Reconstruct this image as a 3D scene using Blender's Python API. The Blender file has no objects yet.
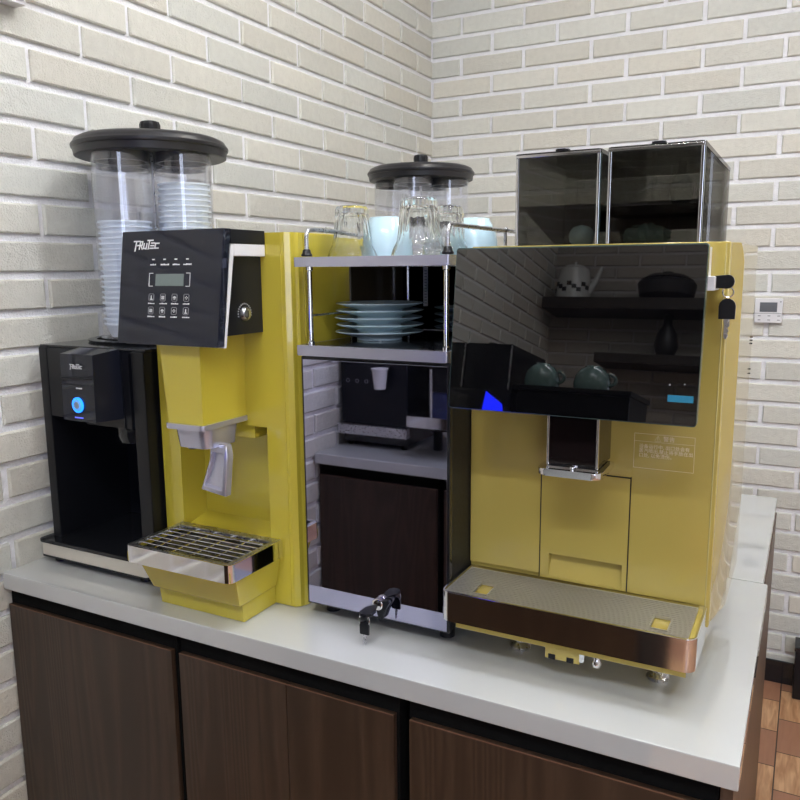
import bpy, bmesh, math, random
from mathutils import Vector, Matrix
PI = math.pi
random.seed(7)
C = bpy.context.scene.collection
W = {}          # world offset of each thing's origin

# ---------------------------------------------------------------- materials
def mat(name, col, rough=.5, metal=0, ior=1.5, coat=0, emit=None, es=1.0, bump=0, bscale=200, spec=.5, sheen=0):
    m = bpy.data.materials.new(name); m.use_nodes = True
    n = m.node_tree.nodes; l = m.node_tree.links; b = n['Principled BSDF']
    b.inputs['Base Color'].default_value = (*col, 1); b.inputs['Roughness'].default_value = rough
    b.inputs['Metallic'].default_value = metal; b.inputs['IOR'].default_value = ior
    b.inputs['Coat Weight'].default_value = coat; b.inputs['Coat Roughness'].default_value = .03
    b.inputs['Specular IOR Level'].default_value = spec
    if emit: b.inputs['Emission Color'].default_value = (*emit, 1); b.inputs['Emission Strength'].default_value = es
    tc = n.new('ShaderNodeTexCoord'); no = n.new('ShaderNodeTexNoise'); no.inputs['Scale'].default_value = bscale
    no.inputs['Detail'].default_value = 4
    l.new(tc.outputs['Object'], no.inputs['Vector'])
    if bump:
        bp = n.new('ShaderNodeBump'); bp.inputs['Strength'].default_value = bump; bp.inputs['Distance'].default_value = .002
        l.new(no.outputs['Fac'], bp.inputs['Height']); l.new(bp.outputs['Normal'], b.inputs['Normal'])
    # very slight unevenness of the gloss so that every surface is procedural
    mr = n.new('ShaderNodeMapRange'); mr.inputs['To Min'].default_value = max(0, rough * .85); mr.inputs['To Max'].default_value = min(1, rough * 1.15)
    l.new(no.outputs['Fac'], mr.inputs['Value']); l.new(mr.outputs['Result'], b.inputs['Roughness'])
    return m

def clear_mat(name, tint, gloss_col=(1, 1, 1), ior=1.45, rough=.02, haze=0, haze_col=(.8, .85, .95)):
    """thin clear plastic: see-through, with a Fresnel shine"""
    m = bpy.data.materials.new(name); m.use_nodes = True
    n = m.node_tree.nodes; l = m.node_tree.links; n.remove(n['Principled BSDF'])
    out = n['Material Output']
    tr = n.new('ShaderNodeBsdfTransparent'); tr.inputs['Color'].default_value = (*tint, 1)
    gl = n.new('ShaderNodeBsdfGlossy'); gl.inputs['Roughness'].default_value = rough; gl.inputs['Color'].default_value = (*gloss_col, 1)
    lw = n.new('ShaderNodeLayerWeight'); lw.inputs['Blend'].default_value = .5
    pw = n.new('ShaderNodeMath'); pw.operation = 'POWER'; pw.inputs[1].default_value = 4; l.new(lw.outputs['Facing'], pw.inputs[0])
    f0 = ((ior - 1) / (ior + 1)) ** 2
    fr = n.new('ShaderNodeMapRange'); fr.inputs['To Min'].default_value = f0; fr.inputs['To Max'].default_value = .55; l.new(pw.outputs[0], fr.inputs['Value'])
    mx = n.new('ShaderNodeMixShader'); l.new(fr.outputs[0], mx.inputs[0])
    src = tr
    if haze:
        df = n.new('ShaderNodeBsdfDiffuse'); df.inputs['Color'].default_value = (*haze_col, 1)
        m2 = n.new('ShaderNodeMixShader'); m2.inputs[0].default_value = haze
        l.new(tr.outputs[0], m2.inputs[1]); l.new(df.outputs[0], m2.inputs[2]); src = m2
    l.new(src.outputs[0], mx.inputs[1]); l.new(gl.outputs[0], mx.inputs[2]); l.new(mx.outputs[0], out.inputs['Surface'])
    return m

def brick_mat(name, base, vary=.12):
    m = bpy.data.materials.new(name); m.use_nodes = True
    n = m.node_tree.nodes; l = m.node_tree.links; b = n['Principled BSDF']
    at = n.new('ShaderNodeVertexColor'); at.layer_name = 'tone'
    tc = n.new('ShaderNodeTexCoord')
    n1 = n.new('ShaderNodeTexNoise'); n1.inputs['Scale'].default_value = 60; n1.inputs['Detail'].default_value = 6
    n2 = n.new('ShaderNodeTexNoise'); n2.inputs['Scale'].default_value = 300; n2.inputs['Detail'].default_value = 3
    l.new(tc.outputs['Object'], n1.inputs['Vector']); l.new(tc.outputs['Object'], n2.inputs['Vector'])
    mr = n.new('ShaderNodeMapRange'); mr.inputs['To Min'].default_value = .90; mr.inputs['To Max'].default_value = 1.08
    l.new(n1.outputs['Fac'], mr.inputs['Value'])
    mul = n.new('ShaderNodeVectorMath'); mul.operation = 'MULTIPLY'; mul.inputs[1].default_value = base
    l.new(at.outputs['Color'], mul.inputs[0])
    sc = n.new('ShaderNodeVectorMath'); sc.operation = 'SCALE'
    l.new(mul.outputs[0], sc.inputs[0]); l.new(mr.outputs[0], sc.inputs['Scale'])
    l.new(sc.outputs[0], b.inputs['Base Color']); b.inputs['Roughness'].default_value = .6
    b.inputs['Specular IOR Level'].default_value = .35
    ad = n.new('ShaderNodeMath'); ad.operation = 'ADD'; l.new(n1.outputs['Fac'], ad.inputs[0]); l.new(n2.outputs['Fac'], ad.inputs[1])
    bp = n.new('ShaderNodeBump'); bp.inputs['Strength'].default_value = .85; bp.inputs['Distance'].default_value = .003
    l.new(ad.outputs[0], bp.inputs['Height']); l.new(bp.outputs['Normal'], b.inputs['Normal'])
    return m

def wood_mat(name, c1, c2, axis='Z', rough=.45, scale=16, coat=.06, bumps=.35):
    m = bpy.data.materials.new(name); m.use_nodes = True
    n = m.node_tree.nodes; l = m.node_tree.links; b = n['Principled BSDF']
    tc = n.new('ShaderNodeTexCoord'); mp = n.new('ShaderNodeMapping')
    s = {'Z': (1, 1, .09), 'X': (.09, 1, 1), 'Y': (1, .09, 1)}[axis]
    mp.inputs['Scale'].default_value = s
    l.new(tc.outputs['Object'], mp.inputs['Vector'])
    no = n.new('ShaderNodeTexNoise'); no.inputs['Scale'].default_value = 4.5; no.inputs['Detail'].default_value = 3; no.inputs['Distortion'].default_value = .6
    l.new(mp.outputs[0], no.inputs['Vector'])
    ml = n.new('ShaderNodeMath'); ml.operation = 'MULTIPLY'; ml.inputs[1].default_value = scale * 10
    l.new(no.outputs['Fac'], ml.inputs[0])
    sn = n.new('ShaderNodeMath'); sn.operation = 'SINE'; l.new(ml.outputs[0], sn.inputs[0])
    fn = n.new('ShaderNodeTexNoise'); fn.inputs['Scale'].default_value = 160; fn.inputs['Detail'].default_value = 3
    l.new(mp.outputs[0], fn.inputs['Vector'])
    mr = n.new('ShaderNodeMapRange'); mr.inputs['From Min'].default_value = -1; l.new(sn.outputs[0], mr.inputs['Value'])
    mm = n.new('ShaderNodeMath'); mm.operation = 'MULTIPLY'; l.new(mr.outputs[0], mm.inputs[0]); l.new(fn.outputs['Fac'], mm.inputs[1])
    cr = n.new('ShaderNodeValToRGB'); cr.color_ramp.elements[0].color = (*c1, 1); cr.color_ramp.elements[1].color = (*c2, 1)
    cr.color_ramp.elements[1].position = .75
    l.new(mm.outputs[0], cr.inputs[0]); l.new(cr.outputs[0], b.inputs['Base Color'])
    bp = n.new('ShaderNodeBump'); bp.inputs['Strength'].default_value = bumps; bp.inputs['Distance'].default_value = .001
    l.new(mm.outputs[0], bp.inputs['Height']); l.new(bp.outputs['Normal'], b.inputs['Normal'])
    b.inputs['Roughness'].default_value = rough; b.inputs['Coat Weight'].default_value = coat; b.inputs['Coat Roughness'].default_value = .25
    return m

def floor_mat():
    m = bpy.data.materials.new('patchwork_floor'); m.use_nodes = True
    n = m.node_tree.nodes; l = m.node_tree.links; b = n['Principled BSDF']
    def M(op, a, bb=None):
        x = n.new('ShaderNodeMath'); x.operation = op
        for i, v in enumerate((a, bb)):
            if v is None: continue
            if isinstance(v, (int, float)): x.inputs[i].default_value = v
            else: l.new(v, x.inputs[i])
        return x.outputs[0]
    tc = n.new('ShaderNodeTexCoord'); sp = n.new('ShaderNodeSeparateXYZ'); l.new(tc.outputs['Object'], sp.inputs[0])
    T = .187
    u = M('DIVIDE', M('SUBTRACT', sp.outputs[0], 1.300 - 10 * T), T)
    col = M('FLOOR', u); fu = M('FRACT', u)
    par = M('MODULO', col, 2.0)                                  # 0 : column right of the joint
    off = M('MULTIPLY', M('SUBTRACT', 1.0, par), -.42)
    v = M('ADD', M('DIVIDE', M('ADD', sp.outputs[1], .133 + 40 * T), T), off)
    row = M('FLOOR', v); fv = M('FRACT', v)
    light = M('MODULO', row, 2.0)
    gap = M('MAXIMUM', M('GREATER_THAN', M('ABSOLUTE', M('SUBTRACT', fu, .5)), .49), M('GREATER_THAN', M('ABSOLUTE', M('SUBTRACT', fv, .5)), .49))
    no = n.new('ShaderNodeTexNoise'); mp = n.new('ShaderNodeMapping'); mp.inputs['Scale'].default_value = (60, 7, 1)
    l.new(tc.outputs['Object'], mp.inputs['Vector']); l.new(mp.outputs[0], no.inputs['Vector']); no.inputs['Scale'].default_value = 1; no.inputs['Detail'].default_value = 5; no.inputs['Distortion'].default_value = 1
    c1 = n.new('ShaderNodeValToRGB'); c1.color_ramp.elements[0].color = (.36, .17, .075, 1); c1.color_ramp.elements[1].color = (.66, .40, .22, 1)
    c1.color_ramp.elements[0].position = .3; c1.color_ramp.elements[1].position = .7
    l.new(no.outputs['Fac'], c1.inputs[0])
    c2 = n.new('ShaderNodeValToRGB'); c2.color_ramp.elements[0].color = (.30, .14, .08, 1); c2.color_ramp.elements[1].color = (.40, .20, .12, 1)
    l.new(no.outputs['Fac'], c2.inputs[0])
    mx = n.new('ShaderNodeMix'); mx.data_type = 'RGBA'; l.new(light, mx.inputs[0]); l.new(c2.outputs[0], mx.inputs[6]); l.new(c1.outputs[0], mx.inputs[7])
    m2 = n.new('ShaderNodeMix'); m2.data_type = 'RGBA'; l.new(gap, m2.inputs[0]); l.new(mx.outputs[2], m2.inputs[6]); m2.inputs[7].default_value = (.05, .025, .015, 1)
    l.new(m2.outputs[2], b.inputs['Base Color']); b.inputs['Roughness'].default_value = .35
    return m

def glass_mat(name, col, ior=1.45, rough=0.0):
    m = bpy.data.materials.new(name); m.use_nodes = True
    b = m.node_tree.nodes['Principled BSDF']
    b.inputs['Base Color'].default_value = (*col, 1); b.inputs['Roughness'].default_value = rough
    b.inputs['IOR'].default_value = ior; b.inputs['Transmission Weight'].default_value = 1
    return m

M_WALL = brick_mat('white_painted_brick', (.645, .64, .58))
M_WALLF = brick_mat('darker_brick', (.40, .37, .33))  # brick base set darker than on the other brick walls
M_CEIL = mat('ceiling_white', (.8, .8, .78), .8)
M_FLOOR = floor_mat()
M_COUNTER = mat('white_quartz', (.50, .515, .51), .04, ior=2.1, coat=.5, bscale=60)
M_WOOD = wood_mat('dark_brown_wood', (.031, .0170, .0095), (.058, .034, .020))
M_WOODE = mat('worn_wood_edge', (.12, .06, .035), .6)
M_SIDEW = wood_mat('side_brown_wood', (.07, .04, .025), (.13, .08, .05))
M_BLACK = mat('black_board', (.003, .003, .003), .9, spec=.15)
M_PLAS = mat('black_plastic', (.007, .0075, .010), .30, spec=.32, bump=.05, bscale=900)
M_PLASG = mat('glossy_black_plastic', (.010, .011, .014), .10)
M_DEEP = mat('matte_black_recess', (.005, .006, .010), .45, spec=.3)
M_PANEL = mat('dark_gloss_panel', (.012, .014, .023), .06, ior=1.5, spec=.4)
M_SCREEN = mat('black_display_glass', (.0015, .0015, .002), .015, ior=1.95)
M_BEZEL = mat('display_edge_green', (.10, .16, .15), .2, metal=.6)
M_YEL = mat('lime_yellow_paint', (.52, .43, .045), .22, coat=.6, bscale=30)
M_GOLD = mat('mustard_gold_paint', (.50, .395, .10), .17, metal=.15, coat=.7, bscale=30)
M_CHROME = mat('chrome', (.78, .78, .80), .07, metal=1)
M_STEEL = mat('brushed_steel', (.55, .55, .58), .28, metal=1)
M_GRATE = mat('matte_grate_steel', (.50, .50, .50), .38, metal=.75)
M_SILVER = mat('silver_paint', (.50, .50, .60), .25, metal=.7)
M_TRIM = mat('silver_trim', (.60, .60, .68), .3, metal=.3)
M_MIRROR = mat('dark_mirror_glass', (.42, .42, .58), .02, metal=1)
M_WHITEP = mat('white_plastic', (.72, .72, .74), .35)
M_LCD = mat('lcd_grey', (.16, .20, .19), .15)
M_INK = mat('white_print', (.75, .76, .78), .5)
M_GREYINK = mat('grey_print', (.30, .31, .33), .5)
M_PINK = mat('faded_print', (.80, .70, .50), .5)
M_BLUE = mat('blue_light', (.02, .1, .8), .4, emit=(.01, .22, 1), es=1.6)
M_BLUEB = mat('pale_blue_light', (.1, .25, .5), .4, emit=(.06, .28, .85), es=.55)
M_BLUEC = mat('violet_caption', (.1, .1, .5), .4, emit=(.12, .16, .9), es=.7)
M_UIBLUE = mat('blue_display', (.01, .01, .5), .3, emit=(.01, .02, 1), es=6)
M_CYAN = mat('cyan_screen_text', (.015, .12, .20), .3, emit=(.03, .26, .45), es=.12)
M_CLEAR = clear_mat('clear_acrylic', (.965, .97, .985), haze=.03, haze_col=(.85,.88,1), ior=1.65)
M_SMOKE = clear_mat('smoked_acrylic', (.53, .53, .51), ior=1.5, rough=.01)
M_GLASS = glass_mat('clear_glass', (.98, 1, .99))
M_CUPP = mat('pale_paper_cup', (.72, .79, .88), .4)
M_MUG = mat('pale_blue_glaze', (.50, .68, .75), .10, coat=.5)
M_PLATE = mat('pale_blue_porcelain', (.60, .76, .82), .12, coat=.4)
M_BACKB = mat('dark_brown_gloss', (.060, .045, .026), .14)
M_LAMP = mat('lamp_glow', (1, 1, 1), .5, emit=(1, .96, .88), es=150)
M_LAMPC = mat('tube_glow', (1, 1, 1), .5, emit=(.88, .92, 1), es=62)
M_CHINA = mat('white_china', (.55, .56, .55), .2)
M_DARKPOT = mat('dark_iron', (.012, .011, .012), .4)
M_GREEN = mat('grey_green_glaze', (.12, .20, .19), .12, coat=.5)
M_DARKWOOD = wood_mat('near_black_wood', (.012, .007, .005), (.03, .018, .012), axis='X')

# ---------------------------------------------------------------- mesh helpers
def nb(): return bmesh.new()
def box(bm, x0, x1, y0, y1, z0, z1, bev=0, seg=2, rot=None, piv=None):
    r = bmesh.ops.create_cube(bm, size=1)
    vs = r['verts']
    bmesh.ops.scale(bm, vec=(x1 - x0, y1 - y0, z1 - z0), verts=vs)
    bmesh.ops.translate(bm, vec=((x0 + x1) / 2, (y0 + y1) / 2, (z0 + z1) / 2), verts=vs)
    fs = set(f for v in vs for f in v.link_faces)
    if bev:
        es = list(set(e for v in vs for e in v.link_edges))
        rr = bmesh.ops.bevel(bm, geom=es, offset=bev, segments=seg, affect='EDGES', profile=.5)
        vs = list(set(v for f in rr['faces'] for v in f.verts) | set(v for v in vs if v.is_valid))
    if rot is not None:
        bmesh.ops.rotate(bm, cent=piv or ((x0 + x1) / 2, (y0 + y1) / 2, (z0 + z1) / 2), matrix=rot, verts=vs)
    return vs
def hexa(bm, lo, hi):
    """solid between two matching loops (lists of xyz)"""
    a = [bm.verts.new(p) for p in lo]; b = [bm.verts.new(p) for p in hi]; n = len(a)
    bm.faces.new(a[::-1]); bm.faces.new(b)
    for i in range(n): bm.faces.new((a[i], a[(i + 1) % n], b[(i + 1) % n], b[i]))
    return a + b
def prism(bm, pts, axis, lo, hi, bev=0):
    def mk(p, t):
        return {'x': (t, p[0], p[1]), 'y': (p[0], t, p[1]), 'z': (p[0], p[1], t)}[axis]
    vs = hexa(bm, [mk(p, lo) for p in pts], [mk(p, hi) for p in pts])
    if bev:
        es = list(set(e for v in vs for e in v.link_edges))
        bmesh.ops.bevel(bm, geom=es, offset=bev, segments=2, affect='EDGES', profile=.5)
    return vs
def rrect(x0, x1, y0, y1, r, n=5, corners=(1, 1, 1, 1)):
    out = []
    for k, (cx, cy, a0) in enumerate(((x1 - r, y1 - r, 0), (x0 + r, y1 - r, PI / 2), (x0 + r, y0 + r, PI), (x1 - r, y0 + r, 1.5 * PI))):
        if corners[k]:
            for i in range(n + 1): a = a0 + i * PI / 2 / n; out.append((cx + r * math.cos(a), cy + r * math.sin(a)))
        else:
            out.append((cx + (r if a0 in (0, 1.5 * PI) else -r), cy + (r if a0 in (0, PI / 2) else -r)))
    return out
def lathe(bm, prof, c=(0, 0, 0), n=40, flute=None, axis='z', closed=False):
    rings = []
    for (r, z) in prof:
        ring = []
        for i in range(n):
            a = 2 * PI * i / n
            rr = r * (1 + (flute(a, z) if flute else 0))
            p = (rr * math.cos(a), rr * math.sin(a), z)
            if axis == 'y': p = (p[0], p[2], p[1])
            if axis == 'x': p = (p[2], p[0], p[1])
            ring.append(bm.verts.new((c[0] + p[0], c[1] + p[1], c[2] + p[2])))
        rings.append(ring)
    m = len(rings)
    for k in range(m if closed else m - 1):
        A = rings[k]; B = rings[(k + 1) % m]
        for i in range(n):
            bm.faces.new((A[i], A[(i + 1) % n], B[(i + 1) % n], B[i]))
    if not closed:
        if prof[0][0] > 0: bm.faces.new(rings[0][::-1])
        if prof[-1][0] > 0: bm.faces.new(rings[-1])
def tube(bm, pts, r, n=12, closed=False):
    pts = [Vector(p) for p in pts]; rings = []
    up = None; m = len(pts)
    for i, p in enumerate(pts):
        a = pts[(i - 1) % m] if (closed or i > 0) else p; b = pts[(i + 1) % m] if (closed or i < m - 1) else p
        t = (b - a).normalized()
        if up is None:
            up = Vector((0, 0, 1)) if abs(t.z) < .9 else Vector((1, 0, 0))
        s = t.cross(up)
        if s.length < 1e-5: s = t.cross(Vector((0, 1, 0)))
        s.normalize(); up = s.cross(t).normalized()
        rr = r if not isinstance(r, (list, tuple)) else r[i]
        rings.append([bm.verts.new(p + s * rr * math.cos(2 * PI * k / n) + up * rr * math.sin(2 * PI * k / n)) for k in range(n)])
    for i in range(m if closed else m - 1):
        A = rings[i]; B = rings[(i + 1) % m]
        for k in range(n): bm.faces.new((A[k], A[(k + 1) % n], B[(k + 1) % n], B[k]))
    if not closed: bm.faces.new(rings[0][::-1]); bm.faces.new(rings[-1])
def arcpts(c, r, a0, a1, n, plane='xz'):
    o = []
    for i in range(n + 1):
        a = a0 + (a1 - a0) * i / n; u, v = r * math.cos(a), r * math.sin(a)
        o.append({'xz': (c[0] + u, c[1], c[2] + v), 'yz': (c[0], c[1] + u, c[2] + v), 'xy': (c[0] + u, c[1] + v, c[2])}[plane])
    return o

def obj(name, bm, m, parent=None, smooth=True, ang=38):
    bmesh.ops.remove_doubles(bm, verts=bm.verts, dist=1e-6)
    bmesh.ops.recalc_face_normals(bm, faces=bm.faces)
    off = W.get(parent.name, Vector((0, 0, 0))) if parent else Vector((0, 0, 0))
    bmesh.ops.translate(bm, vec=-off, verts=bm.verts)
    if smooth:
        for f in bm.faces: f.smooth = True
        for e in bm.edges:
            if len(e.link_faces) == 2 and e.calc_face_angle(0) > math.radians(ang): e.smooth = False
    me = bpy.data.meshes.new(name); bm.to_mesh(me); bm.free(); me.materials.append(m)
    o = bpy.data.objects.new(name, me); C.objects.link(o)
    if smooth:
        wn = o.modifiers.new('wn', 'WEIGHTED_NORMAL'); wn.keep_sharp = True; wn.weight = 80
    if parent: o.parent = parent
    W[o.name] = off
    return o
def thing(name, label, cat, loc, group=None):
    o = bpy.data.objects.new(name, None); C.objects.link(o); o.location = loc; o.empty_display_size = .05
    o['label'] = label; o['category'] = cat
    if group: o['group'] = group
    W[o.name] = Vector(loc); return o
def tag(o, label, cat, group=None):
    o['label'] = label; o['category'] = cat
    if group: o['group'] = group
    return o
def struct(name, bm, m, **k):
    o = obj(name, bm, m, **k); o['kind'] = 'structure'; return o
def dup(root, loc, label, rz=0, group=None):
    r = root.copy(); C.objects.link(r); r.location = loc; r.rotation_euler = (0, 0, rz); r['label'] = label
    if group: r['group'] = group
    for ch in list(root.children):
        c = ch.copy(); C.objects.link(c); c.parent = r
        for g in ch.children:
            d = g.copy(); C.objects.link(d); d.parent = c
    return r
def text(name, s, size, m, parent, mtx, shear=0, ext=.0002, align='CENTER', offset=0):
    cu = bpy.data.curves.new(name, 'FONT'); cu.body = s; cu.size = size; cu.align_x = align; cu.align_y = 'CENTER'
    cu.extrude = ext; cu.shear = shear; cu.offset = offset
    t = bpy.data.objects.new('tmp', cu); C.objects.link(t)
    dg = bpy.context.evaluated_depsgraph_get(); dg.update()
    me = bpy.data.meshes.new_from_object(t.evaluated_get(dg)); bpy.data.objects.remove(t)
    me.name = name; me.materials.clear(); me.materials.append(m)
    off = W.get(parent.name, Vector((0, 0, 0)))
    me.transform(Matrix.Translation(-off) @ mtx)
    o = bpy.data.objects.new(name, me); C.objects.link(o); o.parent = parent; W[o.name] = off
    return o
FRONT = Matrix.Rotation(PI / 2, 4, 'X')     # text facing -Y
LOGO = [[(0, .9), (.85, .9)], [(.36, .9), (.36, -.2)], [(.95, .85), (.95, 0)], [(.60, .42), (1.25, .42)], [(.95, .85), (1.28, .85), (1.28, .42)], [(1.08, .42), (1.38, 0)],
        [(1.55, .62), (1.55, .06), (1.95, .06)], [(1.95, .62), (1.95, 0)], [(2.0, .98), (2.75, .98)], [(2.27, .9), (2.27, 0)], [(2.62, .66), (3.05, .66)], [(2.58, .36), (2.98, .36)], [(2.52, .06), (3.0, .06)],
        [(3.7, .62), (3.22, .62), (3.22, .06), (3.7, .06)]]
def logo(name, h, m, parent, mtx, sx=1.08):
    """slanted brand lettering, its left baseline end at the matrix origin"""
    bm = nb(); w = .075
    for st in LOGO:
        for (a, b) in zip(st, st[1:]):
            d = Vector((b[0] - a[0], b[1] - a[1])); d.normalize(); p = Vector((-d.y, d.x)) * w; e = d * w
            q = [(a[0] - e.x + p.x, a[1] - e.y + p.y), (a[0] - e.x - p.x, a[1] - e.y - p.y), (b[0] + e.x - p.x, b[1] + e.y - p.y), (b[0] + e.x + p.x, b[1] + e.y + p.y)]
            lo = [mtx @ Vector(((x * sx + .2 * y) * h, y * h, -.0002)) for x, y in q]; hi = [mtx @ Vector(((x * sx + .2 * y) * h, y * h, .0002)) for x, y in q]
            hexa(bm, lo, hi)
    return obj(name, bm, m, parent, smooth=False)
def at(p, R=FRONT): return Matrix.Translation(p) @ R

# ---------------------------------------------------------------- room
RX, RY, RZ = 4.0, -5.1, 2.85
def brick_wall(name, m, u0, u1, z0, z1, L, H, zoff, joff, frame, holes=()):
    """frame(u, z, d) -> xyz ; d is distance out of the wall"""
    verts, faces, cols = [], [], []
    def quad(ps, c):
        i = len(verts); verts.extend(ps); faces.append(tuple(range(i, i + len(ps)))); cols.append(c)
    mc = (1.27, 1.28, 1.45)
    quad([frame(u0, z0, 0), frame(u1, z0, 0), frame(u1, z1, 0), frame(u0, z1, 0)], mc)
    rnd = random.Random(name)
    g = .0063; d = .0072; ch = .003
    k0 = int(math.floor((z0 - zoff) / H)); k1 = int(math.ceil((z1 - zoff) / H))
    for k in range(k0, k1):
        zz0 = max(z0, zoff + k * H + .0005); zz1 = min(z1, zoff + (k + 1) * H - 2 * g + .0005)
        if zz1 - zz0 < .012: continue
        ph = joff[k % 2]
        n0 = int(math.floor((u0 - ph) / L)) - 1; n1 = int(math.ceil((u1 - ph) / L)) + 1
        for q in range(n0, n1):
            jit = rnd.uniform(-.002, .002)
            a = max(u0, ph + q * L + g + jit); b = min(u1, ph + (q + 1) * L - g + rnd.uniform(-.002, .002))
            if b - a < .02: continue
            t = rnd.uniform(.92, 1.05); w = rnd.uniform(-.02, .03); c = (t + w, t, t - w)
            dd = d + rnd.uniform(-.001, .0012); s = zz0 + rnd.uniform(0, .0015); e = zz1 + rnd.uniform(-.0015, .0008)
            B = [frame(a, s, 0), frame(b, s, 0), frame(b, e, 0), frame(a, e, 0)]
            Mi = [frame(a, s, dd - ch), frame(b, s, dd - ch), frame(b, e, dd - ch), frame(a, e, dd - ch)]
            T = [frame(a + ch, s + ch, dd), frame(b - ch, s + ch, dd), frame(b - ch, e - ch, dd), frame(a + ch, e - ch, dd)]
            quad(T, c)
            for i in range(4):
                j = (i + 1) % 4
                quad([B[i], B[j], Mi[j], Mi[i]], c); quad([Mi[i], Mi[j], T[j], T[i]], c)
    me = bpy.data.meshes.new(name); me.from_pydata(verts, [], faces)
    ca = me.color_attributes.new('tone', 'FLOAT_COLOR', 'CORNER')
    for f, c in zip(me.polygons, cols):
        for li in f.loop_indices: ca.data[li].color = (*c, 1)
    me.materials.append(m); o = bpy.data.objects.new(name, me); C.objects.link(o); o['kind'] = 'structure'
    return o
brick_wall('wall_left', M_WALL, RY, .008, 0, RZ, .2465, .0697, 1.452, (-1.724, -1.600), lambda u, z, d: (d - .008, u, z))
brick_wall('wall_back', M_WALL, -.012, RX, 0, RZ, .2365, .0702, 1.444, (.232, .114), lambda u, z, d: (u, .008 - d, z))
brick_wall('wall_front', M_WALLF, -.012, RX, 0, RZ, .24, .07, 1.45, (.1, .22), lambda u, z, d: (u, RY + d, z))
bm = nb(); box(bm, RX, RX + .05, RY, 0, 0, RZ); struct('wall_right', bm, M_CEIL)
bm = nb(); box(bm, -.05, RX + .05, RY - .05, .05, -.05, 0); struct('floor', bm, M_FLOOR)
bm = nb(); box(bm, -.05, RX + .05, RY - .05, .05, RZ, RZ + .05); struct('ceiling', bm, M_CEIL)
bm = nb(); box(bm, 1.0, RX, -.010, .000, 0, .078, .002); struct('baseboard_back', bm, M_PLASG)

# frosted daylight windows on the far side of the room
M_DAY = mat('frosted_daylight_pane', (.8, .85, 1), .4, emit=(.70, .78, 1), es=3.2)
def window(name, x0, x1, z0, z1, fr):
    bm = nb(); w_ = .05
    def bx(a, b, c, d, e, f):
        p, q = fr(a, c, e), fr(b, d, f); box(bm, min(p[0], q[0]), max(p[0], q[0]), min(p[1], q[1]), max(p[1], q[1]), e, f)
    bx(x0, x1, .0, .05, z0 - w_, z0); bx(x0, x1, .0, .05, z1, z1 + w_); bx(x0 - w_, x0, .0, .05, z0 - w_, z1 + w_); bx(x1, x1 + w_, .0, .05, z0 - w_, z1 + w_)
    xm = (x0 + x1) / 2; bx(xm - .02, xm + .02, .0, .045, z0, z1)
    f = struct(name, bm, M_WHITEP)
    bm = nb(); bx(x0, x1, .012, .02, z0, z1); obj('pane', bm, M_DAY, f)
window('window_1', 2.35, 3.65, .9, 2.3, lambda u, d, z: (u, RY + .008 + d, z))
# lamps
bm = nb(); lathe(bm, [(.075, 0), (.075, .006), (.05, .008)], n=28)
lampg = 'ceiling downlights'
dl = thing('ceiling_downlight', 'round white recessed ceiling downlight above the counters', 'ceiling light', (.75, -1.1, RZ - .012), lampg)
obj_ = nb(); lathe(obj_, [(.075, 0), (.078, .011), (.055, .011), (.052, .002)], (.75, -1.1, RZ - .0125), 28, closed=True)
obj('ring', obj_, M_WHITEP, dl)
b2 = nb(); lathe(b2, [(.050, .003), (.050, .009)], (.75, -1.1, RZ - .0125), 28); obj('lamp_disc', b2, M_LAMP, dl)
bm.free()
for (x, y) in ((.75, -2.3), (.75, -3.5), (2.1, -1.1), (2.1, -2.3), (2.1, -3.5), (3.3, -1.7), (3.3, -3.3)):
    dup(dl, (x, y, RZ - .012), dl['label'])
for i, (x, y, lb) in enumerate(((1.35, -1.75, 'long white ceiling tube light nearer the back wall'), (1.35, -3.3, 'long white ceiling tube light farther from the back wall'))):
    t = thing('linear_light', lb, 'ceiling light', (x, y, RZ - .05))
    bm = nb(); box(bm, x - .60, x + .60, y - .04, y + .04, RZ - .03, RZ - .0005, .004); obj('housing', bm, M_WHITEP, t)
    bm = nb(); box(bm, x - .58, x + .58, y - .03, y + .03, RZ - .045, RZ - .031, .004); obj('diffuser', bm, M_LAMPC, t)

# white box high on the left wall
w = thing('wall_junction_box', 'white plastic box high on left brick wall at photo top left corner', 'box', (.02, -1.9, 1.85))
bm = nb(); box(bm, .001, .030, -2.05, -1.745, 1.85, 1.94, .002); obj('housing', bm, M_WHITEP, w)
bm = nb(); box(bm, .030, .034, -2.045, -1.75, 1.857, 1.935, .001); obj('cover', bm, M_WHITEP, w)

# thermostat
t = thing('thermostat', 'white wall thermostat with grey display on the back brick wall', 'thermostat', (1.181, -.001, 1.207))
bm = nb(); box(bm, 1.141, 1.221, -.016, .0006, 1.207, 1.284, .003); obj('housing', bm, M_WHITEP, t)
bm = nb(); box(bm, 1.156, 1.206, -.0175, -.0155, 1.242, 1.272, .0005); obj('display', bm, mat('thermostat_lcd', (.12, .13, .15), .3), t)
bm = nb(); box(bm, 1.143, 1.219, -.0170, -.0155, 1.2365, 1.238); obj('divider_line', bm, M_GREYINK, t)
for q in range(6):
    x = 1.152 + (q % 3) * .028; z = 1.228 if q < 3 else 1.215
    bm = nb(); box(bm, x, x + .008, -.0175, -.0155, z, z + .003); obj('button', bm, M_GREYINK, t)
bm = nb(); box(bm, 1.213, 1.217, -.0175, -.0155, 1.272, 1.276); obj('indicator', bm, M_GREYINK, t)

# black low box at the frame's right edge
t = thing('black_floor_box', 'low black box on the floor against the back wall at right edge', 'box', (1.5, -.06, 0))
bm = nb(); box(bm, 1.333, 1.62, -.10, -.018, 0.002, .165, .004); obj('body', bm, M_PLAS, t)
bm = nb(); box(bm, 1.330, 1.623, -.103, -.017, .165, .180, .003); obj('lid', bm, M_PLASG, t)

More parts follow.
